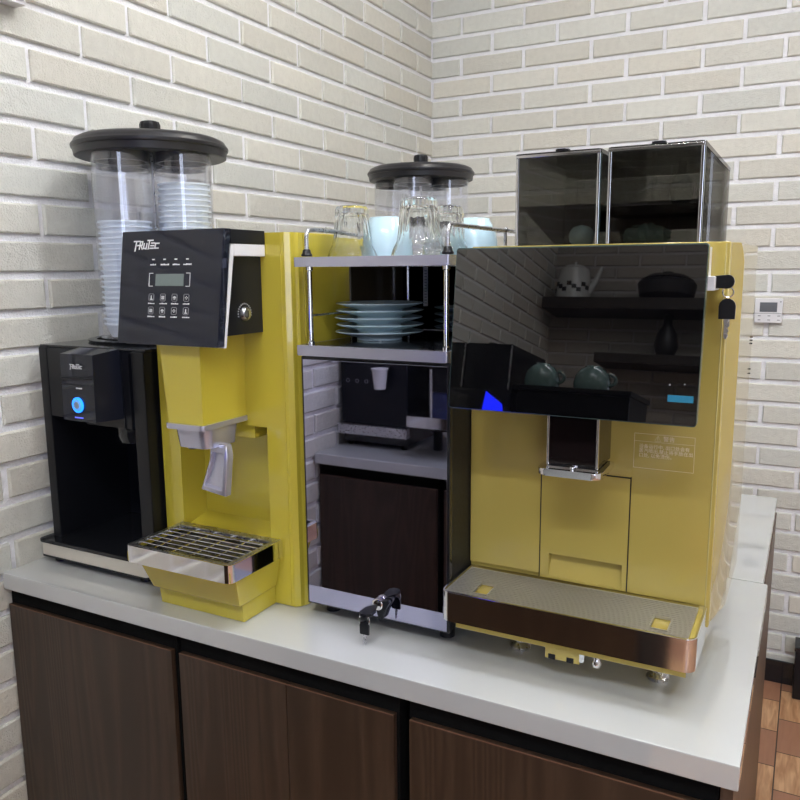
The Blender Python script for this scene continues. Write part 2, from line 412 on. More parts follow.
# ---------------------------------------------------------------- counter
ZC = .832
bm = nb(); box(bm, .0012, 1.2685, -1.875, -1.300, .800, ZC, .0025)
tag(obj('worktop', bm, M_COUNTER), 'glossy white worktop slab carrying the machines, nearer the front', 'worktop')
bm = nb(); box(bm, .0012, 1.2610, -1.2985, -.717, .800, ZC, .0025)
tag(obj('worktop', bm, M_COUNTER), 'glossy white worktop slab behind, with nothing at its free right end', 'worktop')
def cabinet(x0, x1, label, side=False, seam=None, front=-1.870, back=-.73, ftop=.769):
    t = thing('base_cabinet', label, 'cabinet', ((x0 + x1) / 2, (front + back) / 2, 0))
    s = 1 if front < back else -1
    bm = nb(); ya, yb = sorted((front + s * .0105, back))
    box(bm, x0 - .004, x1 + (.004 if not side else -.016), ya, yb, .0, .7995); obj('carcass', bm, M_BLACK, t)
    bm = nb(); ya, yb = sorted((front, front + s * .0100))
    if seam:
        box(bm, x0, seam - .0006, ya, yb, .08, ftop, .0012); box(bm, seam + .0006, x1, ya, yb, .08, ftop, .0012)
    else: box(bm, x0, x1, ya, yb, .08, ftop, .0012)
    d = obj('door', bm, M_WOOD, t)
    bm = nb()
    box(bm, x0 + .001, x1 - .001, front - .0005 * s, front + .0012 * s, ftop - .0009, ftop + .0004) if s > 0 else box(bm, x0 + .001, x1 - .001, front - .0012, front + .0005, ftop - .0009, ftop + .0004)
    obj('worn_edge', bm, M_WOODE, d)
    if side:
        bm = nb(); box(bm, x1 - .0145, x1 - .0005, min(front + s * .012, back), max(front + s * .012, back), .0, .7992, .001); obj('side_panel', bm, M_SIDEW, t)
    return t
cabinet(.0055, .412, 'dark brown wooden cabinet under the worktop, leftmost, against the left wall')
cabinet(.428, .826, 'dark brown wooden cabinet in the middle, its front seamed in two boards', seam=.642)
cabinet(.850, 1.2630, 'dark brown wooden cabinet under the right end of the worktop', side=True)

# ---------------------------------------------------------------- black dispenser at left
t = thing('water_dispenser', 'black countertop dispenser with glowing blue button against left wall', 'water dispenser', (.165, -1.62, ZC))
bx0, bx1, byf, byb, bz0, bz1 = .032, .298, -1.782, -1.44, .876, 1.247
bm = nb()
box(bm, bx0, bx0 + .022, byf, byb, bz0, bz1, .003)                   # left cheek
box(bm, bx1 - .030, bx1, byf, byb, bz0, bz1, .003)                   # right cheek
box(bm, bx0 + .020, bx1 - .028, -1.60, byb, bz0, bz1 - .001)          # back mass
box(bm, bx0 + .020, bx0 + .115, byf + .002, -1.60, 1.118, bz1 - .001)  # upper left front
box(bm, bx0 + .110, bx1 - .028, byf + .006, -1.60, 1.108, bz1 - .001)
obj('body', bm, M_PLAS, t)
bm = nb(); box(bm, bx0 + .022, bx1 - .030, -1.606, -1.600, bz0 + .004, 1.108); box(bm, .135, .1365, -1.609, -1.606, .91, 1.07)
obj('niche_back', bm, M_DEEP, t)
bm = nb(); box(bm, bx0 - .001, bx1 + .001, byf + .004, byb - .002, bz1 - .002, bz1 + .004, .002); obj('top_plate', bm, M_PLASG, t)
bm = nb(); lathe(bm, [(.118, 0), (.130, .0), (.132, .004), (.120, .006), (.116, .004)], (.157, -1.60, bz1 + .004), 56, closed=True); obj('top_ring', bm, M_PLASG, t)
bm = nb()   # control block
hexa(bm, [(.146, -1.828, 1.126), (.226, -1.828, 1.126), (.238, -1.775, 1.126), (.140, -1.775, 1.126)],
         [(.146, -1.826, 1.243), (.226, -1.826, 1.243), (.238, -1.775, 1.250), (.140, -1.775, 1.250)])
blk = obj('control_block', bm, M_PANEL, t)
bm = nb(); box(bm, .146, .226, -1.8288, -1.8270, 1.201, 1.2025); box(bm, .146, .226, -1.8288, -1.827, 1.190, 1.1905); obj('seam_line', bm, M_DEEP, blk)
logo('brand_print', .0078, M_INK, blk, at((.1705, -1.8290, 1.2185)))
bm = nb(); box(bm, .184, .189, -1.8295, -1.828, 1.1835, 1.1855); box(bm, .191, .198, -1.8295, -1.828, 1.1835, 1.1855); obj('small_print', bm, M_INK, blk)
bm = nb(); lathe(bm, [(.0135, 0), (.0135, -.002), (.0108, -.003), (.0108, 0)], (.186, -1.8285, 1.155), 36, axis='y', closed=True); obj('button_ring', bm, M_BLUE, blk)
bm = nb(); lathe(bm, [(.0100, 0), (.0100, -.0025), (.0092, -.0035)], (.186, -1.8285, 1.155), 32, axis='y'); obj('button', bm, M_BLUEB, blk)
bm = nb(); lathe(bm, [(.0062, 0), (.0055, -.0012)], (.186, -1.8320, 1.155), 24, axis='y'); obj('button_symbol', bm, mat('button_grey', (.25, .3, .38), .4), blk)
bm = nb(); box(bm, .176, .196, -1.8295, -1.828, 1.1315, 1.1335); obj('button_caption', bm, M_BLUEC, blk)
bm = nb(); box(bm, .262, .2635, byf - .001, byf + .008, 1.108, 1.243); box(bm, .239, .241, byf + .004, byf + .009, 1.108, 1.243); obj('front_groove', bm, M_DEEP, t)
bm = nb(); lathe(bm, [(.034, 0), (.034, .018), (.030, .030), (.026, .030)][::-1], (.228, -1.740, 1.079), 28)
bmesh.ops.rotate(bm, cent=(.228, -1.740, 1.094), matrix=Matrix.Rotation(PI, 3, 'X'), verts=bm.verts); obj('nozzle', bm, M_PLASG, t)
bm = nb(); prism(bm, rrect(.020, .300, -1.806, byb, .006, corners=(0, 0, 1, 1)), 'z', .8735, .880, .001); obj('tray_top', bm, M_PLASG, t)
bm = nb(); prism(bm, rrect(.022, .299, -1.804, -1.60, .008, corners=(0, 0, 1, 1)), 'z', .849, .8735); obj('tray_band', bm, mat('champagne_trim', (.62, .58, .50), .3, metal=.2), t)
bm = nb(); box(bm, .024, .298, -1.802, byb, .844, .849); obj('base', bm, M_PLAS, t)
for (x, y) in ((.045, -1.775), (.27, -1.775), (.045, -1.47), (.27, -1.47)):
    bm = nb(); lathe(bm, [(.014, 0), (.014, .013)], (x, y, ZC + .0003), 20); obj('foot', bm, M_PLASG, t)

# ---------------------------------------------------------------- cup carousels
CR = .146
def make_carousel(loc, label, h=.372, yaw=PI / 4):
    x, y, z = loc
    t = thing('cup_dispenser', label, 'cup dispenser', loc)
    bm = nb(); lathe(bm, [(.110, 0), (.113, .003), (.113, .007), (.10, .010)], (x, y, z), 56); obj('base', bm, M_PLASG, t)
    bm = nb(); lathe(bm, [(.0035, .008), (.0035, h - .012)], (x, y, z), 12); obj('rod', bm, M_STEEL, t)
    for k in range(4):
        a = PI / 4 + k * PI / 2 + yaw
        cx, cy = x + .077 * math.cos(a), y + .077 * math.sin(a)
        bm = nb(); lathe(bm, [(.0525, .0105), (.0525, h - .014), (.0505, h - .014), (.0505, .0105)], (cx, cy, z), 40, closed=True)
        obj('cup_tube', bm, M_CLEAR, t)
    bm = nb()
    zl = z + h - .028
    prof = [(.020, zl + .012), (.134, zl), (.139, zl + .002), (.141, zl + .014), (.1430, zl + .015), (.1440, zl + .018), (.1440, zl + .021), (.1420, zl + .0235), (.1400, zl + .026), (.137, zl + .031), (.128, zl + .0355), (.10, zl + .038), (.03, zl + .040)]
    lathe(bm, prof, (x, y, 0), 72)
    lid = obj('lid', bm, mat('satin_black_lid', (.012, .012, .015), .36), t)
    bm = nb()
    for k in range(4):
        a = PI / 4 + k * PI / 2 + yaw
        lathe(bm, [(.0495, zl - .014), (.0495, zl + .004), (.0440, zl + .004), (.0440, zl - .014)], (x + .077 * math.cos(a), y + .077 * math.sin(a), 0), 36, closed=True)
    obj('tube_socket', bm, M_PLAS, lid)
    bm = nb(); lathe(bm, [(.018, 0), (.0190, .022), (.0170, .028), (.009, .0305)], (x, y, zl + .040), 28, flute=lambda a, z: .03 * math.cos(14 * a)); obj('lid_knob', bm, M_PLAS, lid)
    return t
D1 = (.165, -1.60, 1.2515); D2 = (.345, -.80, 1.272)
make_carousel(D1, 'round black lidded cup dispenser with clear tubes on the black dispenser', .371)
make_carousel(D2, 'round black lidded cup dispenser behind the drinking glasses, farther back', .372, math.radians(-34))
# paper cups nested in the tubes
bm = nb(); lathe(bm, [(.036, 0), (.0450, .022), (.0480, .0225), (.0480, .0255), (.0440, .0255), (.0350, .0015)], n=28)
cup0 = None
yaw = PI / 4
def stack(D, k, n, label, group, step=.0098, z0=.0115):
    global cup0
    a = PI / 4 + k * PI / 2 + yaw
    cx, cy = D[0] + .077 * math.cos(a), D[1] + .077 * math.sin(a)
    for i in range(n):
        if cup0 is None:
            cup0 = obj('paper_cup', bm, M_CUPP); c = cup0
        else:
            c = cup0.copy(); C.objects.link(c)
        c.location = (cx, cy, D[2] + z0 + i * step); c['label'] = label; c['category'] = 'paper cup'; c['group'] = group
# k: which of the four tubes; camera sees k=2 (left front) and k=3 (right front)
stack(D1, 2, 20, 'white paper cup nested in the left front tube of the front cup dispenser', 'cups in the left front tube')
stack(D1, 3, 27, 'white paper cup nested in the right front tube of the front cup dispenser', 'cups in the right front tube')
stack(D1, 0, 23, 'white paper cup nested in the right rear tube of the front cup dispenser', 'cups in the right rear tube')

# ---------------------------------------------------------------- yellow dispenser (left)
t = thing('ice_maker', 'lime yellow tall dispenser with dark keypad panel and chrome spout', 'ice maker', (.449, -1.61, ZC))
gx0, gx1, gy, gyb, gz1 = .304, .594, -1.755, -1.45, 1.4415
nx0, nx1, nz0, nz1 = .346, .535, .938, 1.132
ny = -1.695
bm = nb()
box(bm, gx0, gx1, ny, gyb, ZC + .001, gz1, .002)
prism(bm, [(nx1, ny + .001), (gx1, ny + .001), (gx1, gy + .018), (gx1 - .004, gy + .014), (gx1 - .006, gy + .006), (gx1 - .014, gy), (nx1, gy)], 'z', ZC + .001, gz1 - .0005, .0006)
box(bm, gx0, nx0, gy, ny + .001, ZC + .001, gz1 - .0005, .001)
box(bm, nx0 - .001, nx1 + .001, gy, ny + .001, ZC + .001, nz0, .001)
box(bm, nx0 - .001, nx1 + .001, gy, ny + .001, nz1, gz1 - .0005, .001)
body = obj('body', bm, M_YEL, t)
bm = nb()   # sloped sill and upper step inside the niche
prism(bm, [(gy + .004, nz0), (ny, nz0), (ny, nz0 + .012)], 'x', nx0 + .001, nx1 - .001)
obj('niche_sill', bm, M_YEL, t)
bm = nb(); box(bm, .468, nx1 - .030, -1.748, ny, nz1 - .022, nz1 + .001, .001); obj('niche_step', bm, M_YEL, t)
bm = nb(); box(bm, gx1 - .0215, gx1 - .0200, gy - .0012, gy + .001, ZC + .004, gz1 - .004); box(bm, gx1 - .0005, gx1 + .001, gy + .030, gy + .033, ZC + .004, gz1 - .004); obj('door_seam', bm, M_YEL, t)
# chute
bm = nb()
hexa(bm, [(.424, -1.858, 1.150), (.494, -1.858, 1.150), (.494, -1.754, 1.150), (.424, -1.754, 1.150)],
         [(.414, -1.860, 1.285), (.496, -1.860, 1.285), (.496, -1.754, 1.285), (.414, -1.754, 1.285)])
obj('chute', bm, M_YEL, t)
bm = nb(); prism(bm, rrect(.421, .498, -1.864, -1.752, .006), 'z', 1.1415, 1.1500, .001)
sp = obj('spout_plate', bm, M_SILVER, t)
bm = nb()
lo = [(x * .94 + .466 * .06, y * .90 + -1.812 * .10, 1.111) for x, y in rrect(.428, .4965, -1.856, -1.772, .016)]
hi = [(x, y, 1.1415) for x, y in rrect(.428, .4965, -1.856, -1.772, .016)]
hexa(bm, lo, hi); obj('spout_funnel', bm, M_SILVER, sp, ang=50)
bm = nb(); lathe(bm, [(.008, 1.1065), (.010, 1.112)], (.452, -1.836, 0), 20); obj('outlet', bm, M_DEEP, sp)
bm = nb()   # paddle lever: frame + inset
P0 = [(.478, 1.114), (.508, 1.114), (.513, 1.098), (.511, 1.034), (.462, 1.040), (.477, 1.090)]
cx, cz = .4925, 1.069
def pad(s, y): return [(cx + (x - cx) * s, y + (1.113 - z) * -.12, cz + (z - cz) * s) for x, z in P0]
A = [bm.verts.new(p) for p in pad(1, -1.826)]; B = [bm.verts.new(p) for p in pad(.72, -1.829)]; D = [bm.verts.new(p) for p in pad(.66, -1.822)]; K = [bm.verts.new(p) for p in pad(1, -1.812)]
n = len(A)
for i in range(n):
    j = (i + 1) % n
    bm.faces.new((A[i], A[j], B[j], B[i])); bm.faces.new((B[i], B[j], D[j], D[i])); bm.faces.new((K[i], K[j], A[j], A[i]))
bm.faces.new(D); bm.faces.new(K[::-1]); bmesh.ops.recalc_face_normals(bm, faces=bm.faces)
es = [e for e in bm.edges if e.verts[0] in A and e.verts[1] in A or (e.verts[0] in B and e.verts[1] in B)]
bmesh.ops.bevel(bm, geom=es, offset=.0018, segments=2, affect='EDGES', profile=.5)
obj('lever', bm, M_SILVER, sp, ang=60)
# keypad head : tilted front slab
px0, px1 = .344, .5455
yt, yb_, zt, zb = -1.852, -1.877, 1.444, 1.273
def ty(z): return yt + (yb_ - yt) * (zt - z) / (zt - zb)
tilt = math.atan2(yt - yb_, zt - zb)
bm = nb()
hexa(bm, [(px0, ty(zb), zb), (px1, ty(zb), zb), (px1, ty(zb) + .016, zb), (px0, ty(zb) + .016, zb)],
         [(px0, ty(zt), zt), (px1, ty(zt), zt), (px1, ty(zt) + .016, zt), (px0, ty(zt) + .016, zt)])
bmesh.ops.bevel(bm, geom=list(bm.edges), offset=.0012, segments=2, affect='EDGES', profile=.5)
pan = obj('keypad_panel', bm, M_PANEL, t)
bm = nb()
hexa(bm, [(px0 + .002, ty(zb) + .016, zb - .002), (px1 - .001, ty(zb) + .016, zb - .002), (px1 - .001, ty(zb) + .021, zb - .002), (px0 + .002, ty(zb) + .021, zb - .002)],
         [(px0 + .002, ty(zt) + .016, zt - .022), (px1 - .001, ty(zt) + .016, zt - .022), (px1 - .001, ty(zt) + .024, zt - .022), (px0 + .002, ty(zt) + .024, zt - .022)])
obj('panel_backing', bm, M_WHITEP, t)
bm = nb()
hexa(bm, [(px0 + .004, ty(zb + .014) + .0215, zb + .014), (px1 - .010, ty(zb + .014) + .0215, zb + .014), (px1 - .010, gy - .001, zb + .014), (px0 + .004, gy - .001, zb + .014)],
         [(px0 + .004, ty(1.4215) + .0245, 1.4215), (px1 - .010, ty(1.4215) + .0245, 1.4215), (px1 - .010, gy - .001, 1.4215), (px0 + .004, gy - .001, 1.4215)])
hs = obj('head_housing', bm, M_PLAS, t)
bm = nb(); box(bm, px0 + .002, px1 - .0005, -1.830, gy - .001, 1.4045, 1.4225, .001); obj('head_band', bm, M_WHITEP, t)
bm = nb(); box(bm, px0, px1, -1.837, gy - .001, 1.4225, 1.4435, .001); obj('head_cap', bm, M_PLAS, t)
bm = nb(); lathe(bm, [(.0105, 0), (.0105, .003), (.0085, .006), (.0035, .007)], (px1 - .010, -1.800, 1.318), 28, axis='x'); lk = obj('lock', bm, M_STEEL, t)
bm = nb(); box(bm, px1 - .0032, px1 - .0028, -1.8012, -1.7990, 1.313, 1.323); obj('lock_slot', bm, M_DEEP, lk)
bm = nb()
for i in range(15):
    a = math.radians(-10 + i * 14.5)
    box(bm, px1 - .0100, px1 - .0092, -1.800 + .0155 * math.cos(a) - .0012, -1.800 + .0155 * math.cos(a) + .0012, 1.318 + .0155 * math.sin(a) - .001, 1.318 + .0155 * math.sin(a) + .001)
obj('lock_marking', bm, M_GREYINK, hs)
TR = Matrix.Rotation(PI / 2 - tilt, 4, 'X')
def pp(x, z, d=.0008): return Matrix.Translation((x, ty(z) - d, z)) @ TR
def pbars(name, rects, m=M_INK, par=pan, d=.0006):
    bm = nb()
    for (x0, x1, z0, z1) in rects:
        hexa(bm, [(x0, ty(z0) - d, z0), (x1, ty(z0) - d, z0), (x1, ty(z0) + .0005, z0), (x0, ty(z0) + .0005, z0)],
                 [(x0, ty(z1) - d, z1), (x1, ty(z1) - d, z1), (x1, ty(z1) + .0005, z1), (x0, ty(z1) + .0005, z1)])
    return obj(name, bm, m, par, smooth=False)
def U(u): return px0 + (px1 - px0) * u
def Vz(v): return zt - (zt - zb) * v
logo('brand_print', .0130, M_INK, pan, pp(U(.125), Vz(.158)))
pbars('display', [(U(.372), U(.650), Vz(.483), Vz(.379))], M_LCD)
fr = []
for (a, b_) in ((.305, .345), (.672, .712)):
    u0, u1 = U(a), U(b_)
    fr += [(u0, u1, Vz(.375), Vz(.370)), (u0, u1, Vz(.488), Vz(.483))]
    fr += [(u0, u0 + .0007, Vz(.488), Vz(.370))] if a < .5 else [(u1 - .0007, u1, Vz(.488), Vz(.370))]
pbars('display_bracket', fr, M_INK)
rnd = random.Random(3)
for k in range(4):
    u = .340 + .1125 * k
    pbars('indicator_light', [(U(u - .012), U(u + .012), Vz(.2575), Vz(.247))])
    r_ = []; x = u - .028 - .008 * (k % 2)
    while x < u + .028 + .008 * (k % 2): w_ = rnd.uniform(.006, .012); r_.append((U(x), U(x + w_), Vz(.304), Vz(.289 + rnd.uniform(0, .006)))); x += w_ + .004
    pbars('indicator_caption', r_)
for row in range(2):
    for k in range(4):
        u = .337 + .116 * k; v = .584 + .115 * row
        a, b_, c_, d_ = U(u - .026), U(u + .026), Vz(v + .032), Vz(v - .032); w_ = .0006
        pbars('key_outline', [(a + .001, b_ - .001, c_, c_ + w_), (a + .001, b_ - .001, d_ - w_, d_), (a, a + w_, c_ + .001, d_ - .001), (b_ - w_, b_, c_ + .001, d_ - .001)], M_GREYINK)
        um, vm = U(u), Vz(v)
        shp = [[(um - .0010, um + .0005, vm - .002, vm + .003), (um - .0025, um + .0025, vm - .0035, vm - .0022)],
               [(um - .0028, um + .0028, vm + .0012, vm + .0022), (um - .0028, um + .0028, vm - .0006, vm + .0003), (um - .0028, um + .0028, vm - .0025, vm - .0015)],
               [(um - .0028, um + .0028, vm - .0006, vm + .0006), (um - .0018, um + .0018, vm + .0014, vm + .0022), (um - .0018, um + .0018, vm - .0025, vm - .0015)],
               [(um - .0025, um - .0012, vm - .0006, vm + .0006), (um + .0012, um + .0025, vm - .0006, vm + .0006), (um - .0006, um + .0006, vm + .0012, vm + .0025), (um - .0006, um + .0006, vm - .0025, vm - .0012)]]
        pbars('key_symbol', shp[(k + row) % 4])
        r_ = []; x = u - .03
        while x < u + .03: w_ = rnd.uniform(.008, .016); r_.append((U(x), U(x + w_), Vz(v + .058), Vz(v + .046 + rnd.uniform(0, .004)))); x += w_ + .005
        pbars('key_caption', r_)
# drip tray
tx0, tx1, tyf, tyb, tz0, tz1 = .343, .561, -1.890, -1.758, .9185, .947
bm = nb()
for o0, i0 in ((0, .003),):
    out = rrect(tx0, tx1, tyf, tyb, .012, corners=(0, 0, 1, 1)); inn = rrect(tx0 + i0, tx1 - i0, tyf + i0, tyb - .001, .010, corners=(0, 0, 1, 1))
    a = [bm.verts.new((x, y, tz0)) for x, y in out]; b_ = [bm.verts.new((x, y, tz1)) for x, y in out]
    c_ = [bm.verts.new((x, y, tz1)) for x, y in inn]; d_ = [bm.verts.new((x, y, tz0)) for x, y in inn]
    n = len(a)
    for i in range(n):
        j = (i + 1) % n
        for p, q in ((a, b_), (b_, c_), (c_, d_), (d_, a)): bm.faces.new((p[i], p[j], q[j], q[i]))
tr = obj('tray_band', bm, M_CHROME, t)
bm = nb(); box(bm, tx0 + .003, tx1 - .003, tyf + .003, tyb, tz0 + .001, .935); obj('tray_basin', bm, M_YEL, tr)
bm = nb()
rx0, rx1, ry0, ry1 = tx0 + .012, tx1 - .012, tyf + .010, tyb - .016
box(bm, tx0 + .0035, tx1 - .0035, tyf + .0035, ry0, .943, .9475, .001); box(bm, tx0 + .0035, tx1 - .0035, ry1, tyb - .0005, .943, .9475, .001)
box(bm, tx0 + .0035, rx0, ry0, ry1, .943, .9475, .0008); box(bm, rx1, tx1 - .0035, ry0, ry1, .943, .9475, .0008)
obj('tray_rim', bm, M_STEEL, tr)
bm = nb()
for i in range(1, 7):
    y = ry0 + (ry1 - ry0) * i / 7; tube(bm, [(rx0 - .001, y, .9455), (rx1 + .001, y, .9455)], .0012, 8)
for i in range(1, 5):
    x = rx0 + (rx1 - rx0) * i / 5; tube(bm, [(x, ry0 - .001, .9445), (x, ry1 + .001, .9445)], .0013, 8)
obj('wire_grille', bm, M_CHROME, tr)
bm = nb(); box(bm, rx0, rx1, ry0, ry1, .936, .9370); obj('basin_floor', bm, mat('dark_gloss_basin', (.012, .012, .010), .15), tr)  # dark glossy sheet over the basin, below the grille
# bin below
bm = nb()
hexa(bm, [(.362, -1.852, .864), (.545, -1.852, .864), (.545, gy - .001, .864), (.362, gy - .001, .864)],
         [(.351, -1.872, .9185), (.556, -1.872, .9185), (.556, gy - .001, .9185), (.351, gy - .001, .9185)])
bmesh.ops.bevel(bm, geom=list(bm.edges), offset=.003, segments=2, affect='EDGES', profile=.5)
hexa(bm, [(.366, -1.838, ZC + .001), (.541, -1.838, ZC + .001), (.541, gy - .001, ZC + .001), (.366, gy - .001, ZC + .001)],
         [(.366, -1.842, .8645), (.541, -1.842, .8645), (.541, gy - .001, .8645), (.366, gy - .001, .8645)])
obj('waste_bin', bm, M_YEL, t)
bm = nb(); tube(bm, [(.5475, -1.757, .9185), (.5475, -1.757, .889), (.5455, -1.757, .884), (.540, -1.757, .880)], .0011, 8); obj('bin_seam', bm, M_DEEP, t)
bm = nb(); box(bm, gx1 + .0003, gx1 + .0030, gy + .030, gyb, ZC + .0005, gz1 - .003); obj('side_panel', bm, M_YEL, t)

# ---------------------------------------------------------------- middle: mirror-fronted cup warmer with shelves
mx0, mx1, my, myb = .6175, .8635, -1.768, -1.42
t = thing('milk_fridge', 'black countertop cabinet with mirrored glass door between the two yellow machines', 'fridge', (.7295, -1.58, ZC))
bm = nb(); box(bm, mx0, mx1, my + .012, myb, .853, 1.2540, .002); obj('body', bm, M_DEEP, t)
bm = nb(); box(bm, mx0 - .003, mx1 + .001, my + .001, my + .0115, ZC + .0215, 1.2535, .0015); dr = obj('door', bm, M_PLASG, t)
bm = nb(); box(bm, mx0 + .001, mx1 - .0025, my - .0005, my + .0015, .8565, 1.2490, .0004); obj('mirror_glass', bm, M_MIRROR, dr)
bm = nb(); lathe(bm, [(.0085, 0), (.0095, -.004), (.0090, -.010), (.0060, -.012)], (.750, my - .0005, .881), 28, axis='y'); lk = obj('lock', bm, M_CHROME, dr)
bm = nb(); prism(bm, [(.755, .887), (.768, .890), (.770, .886), (.763, .875), (.758, .858), (.752, .856), (.748, .871)], 'y', my - .0105, my - .0015, .001); obj('lock_lever', bm, M_PLAS, dr)
for (x, y) in ((.64, -1.73), (.845, -1.73), (.64, -1.44), (.845, -1.44)):
    bm = nb(); lathe(bm, [(.012, 0), (.012, .0215)], (x, y, ZC + .0003), 18); obj('foot', bm, M_PLAS, t)
def key_shape(bm, c, ang, y, hw=.0095, hl=.015, bl=.016):
    """key lying in a vertical plane: rounded head at c, blade pointing along ang"""
    R2 = lambda p: (c[0] + p[0] * math.cos(ang) - p[1] * math.sin(ang), c[1] + p[0] * math.sin(ang) + p[1] * math.cos(ang))
    return R2
def keyset(name, label, cat, hc, hang, y, ring_c, k2, base, K=1):
    t = thing(name, label, cat, base)
    # key in the lock : only its head
    bm = nb(); c, s = math.cos(hang), math.sin(hang)
    pts = [(-.011, -.0075), (.004, -.0085)] + [(.004 + .0075 * math.cos(a), .0085 * math.sin(a)) for a in [(-PI / 2 + i * PI / 6) for i in range(1, 6)]] + [(.004, .0085), (-.011, .0075)]
    prism(bm, [(hc[0] + px * c - pz * s, hc[1] + px * s + pz * c) for px, pz in pts], 'y', y - .0035, y + .0020, .0008)
    obj('key_head', bm, M_PLAS, t)
    bm = nb(); pr = .0062
    tube(bm, arcpts((ring_c[0], y - .0012, ring_c[1]), pr, 0, 2 * PI * 23 / 24, 23, 'xz'), .00075, 8, closed=True); obj('key_ring', bm, M_CHROME, t)
    x, z = k2
    bm = nb()
    pts = [(x - .0075*K, z - .0115*K), (x + .0075*K, z - .0115*K), (x + .0078*K, z + .001)] + [(x + .0078*K * math.cos(a), z + .001 + .0078*K * math.sin(a)) for a in [i * PI / 7 for i in range(1, 7)]] + [(x - .0078*K, z + .001)]
    prism(bm, pts, 'y', y - .0022, y + .0018, .0007); obj('key_head', bm, M_PLAS, t)
    bm = nb()
    bl = [(x - .0028, z - .0110), (x + .0028, z - .0110), (x + .0028, z - .018), (x + .0014, z - .020), (x + .0024, z - .023), (x + .0012, z - .025), (x + .0022, z - .028), (x, z - .0315), (x - .0020, z - .029), (x - .0020, z - .018)]
    bl = [(x + (a - x) * K, z + (b - z) * K) for a, b in bl]; prism(bm, bl, 'y', y - .0010, y + .0006); obj('key_blade', bm, M_STEEL, t)
    return t
t = thing('key_bunch', 'two small black headed keys hanging from the mirrored cabinet lock', 'keys', (.750, my - .013, .881))
bm = nb(); yk = my - .0130
prism(bm, [(.7475, yk - .001), (.7525, yk - .001), (.7540, yk - .012), (.7600, yk - .018), (.7600, yk - .034), (.7550, yk - .041), (.7450, yk - .041), (.7400, yk - .034), (.7400, yk - .018), (.7460, yk - .012)], 'z', .8785, .8835, .0010)
obj('key_head', bm, M_PLAS, t)
yr = yk - .037
bm = nb(); tube(bm, arcpts((.7500, yr, .8725), .0085, 0, 2 * PI * 23 / 24, 23, 'xz'), .0009, 8, closed=True); obj('key_ring', bm, M_CHROME, t)
bm = nb(); x, z = .7505, .8630
prism(bm, [(x - .0075, z - .0125), (x + .0075, z - .0125), (x + .0080, z + .001), (x + .006, z + .0065), (x, z + .0085), (x - .006, z + .0065), (x - .0080, z + .001)], 'y', yr - .0022, yr + .0018, .0008); obj('key_head', bm, M_PLAS, t)
bm = nb(); prism(bm, [(x - .0026, z - .012), (x + .0026, z - .012), (x + .0026, z - .018), (x + .0012, z - .020), (x + .0022, z - .023), (x + .001, z - .0255), (x, z - .0295), (x - .0018, z - .027), (x - .0018, z - .018)], 'y', yr - .001, yr + .0006); obj('key_blade', bm, M_STEEL, t)

# two shelf rack on top
t = thing('shelf_rack', 'two tier silver shelf rack with chrome posts on the mirrored cabinet', 'shelf', (.738, -1.59, 1.2543))
sx0, sx1, syf, syb = .6090, .8620, my - .003, -1.42
bm = nb(); prism(bm, rrect(sx0, sx1, syf, syb, .003), 'z', 1.2545, 1.2704, .0008); obj('lower_shelf', bm, M_SILVER, t)
bm = nb(); box(bm, sx0 + .01, sx1 - .01, syf + .01, syb - .01, 1.2703, 1.2709); obj('shelf_mat', bm, M_PLASG, t)
bm = nb(); prism(bm, rrect(sx0 - .001, sx1 + .002, syf, syb, .003), 'z', 1.3880, 1.4024, .0008); obj('upper_shelf', bm, M_SILVER, t)
for (x, y) in ((.628, my + .010), (.8545, my + .010), (.628, syb - .012), (.8545, syb - .012)):
    bm = nb(); lathe(bm, [(.0055, 1.2704), (.0055, 1.2755), (.0038, 1.277), (.0038, 1.3815), (.0055, 1.3830), (.0055, 1.3882)], (x, y, 0), 18); obj('post', bm, M_CHROME, t)
bm = nb(); tube(bm, [(.628, my + .012, 1.315), (.628, syb - .012, 1.315)], .0014, 8); obj('side_rod', bm, M_STEEL, t)
bm = nb(); box(bm, sx0 + .002, sx1 - .002, syb - .006, syb - .002, 1.2710, 1.3879); box(bm, sx0 + .002, sx0 + .005, -1.615, syb - .006, 1.2710, 1.3879); obj('back_panel_and_shade_wing', bm, M_BACKB, t)  # left wing is an added dark sheet, imitating shade on the yellow side
bm = nb(); box(bm, .658, .667, syb - .0085, syb - .0062, 1.315, 1.3875, .0004); st = obj('white_strip', bm, M_WHITEP, t)
bm = nb()
for i in range(12): box(bm, .661, .6655, syb - .0095, syb - .0085, 1.320 + i * .0054, 1.322 + i * .0054)
obj('tick_marks', bm, M_GREYINK, st)
for xr in (.6255, .8575):
    bm = nb(); y0, y1 = my + .008, syb - .012; zr = 1.4435; rr = .012
    pts = [(xr, y0, 1.410)] + [(xr, y0 + rr - rr * math.cos(a), zr - rr + rr * math.sin(a)) for a in [i * PI / 2 / 8 for i in range(9)]]
    pts += [(xr, y1 - rr + rr * math.sin(a), zr - rr + rr * math.cos(a)) for a in [i * PI / 2 / 8 for i in range(9)]] + [(xr, y1, 1.410)]
    tube(bm, pts, .0033, 14); r_ = obj('top_rail', bm, M_STEEL, t)
    bm = nb()
    for y in (y0, y1): lathe(bm, [(.0080, 1.4032), (.0085, 1.406), (.0065, 1.4085), (.0060, 1.4125), (.0045, 1.414)], (xr, y, 0), 18)
    obj('rail_socket', bm, M_PLAS, r_)
    bm = nb(); lathe(bm, [(.0026, 1.4032), (.0026, 1.4400), (.0048, 1.4410), (.0052, 1.4450), (.0030, 1.4485)], (xr, -1.535, 0), 16); obj('rail_post', bm, M_STEEL, r_)

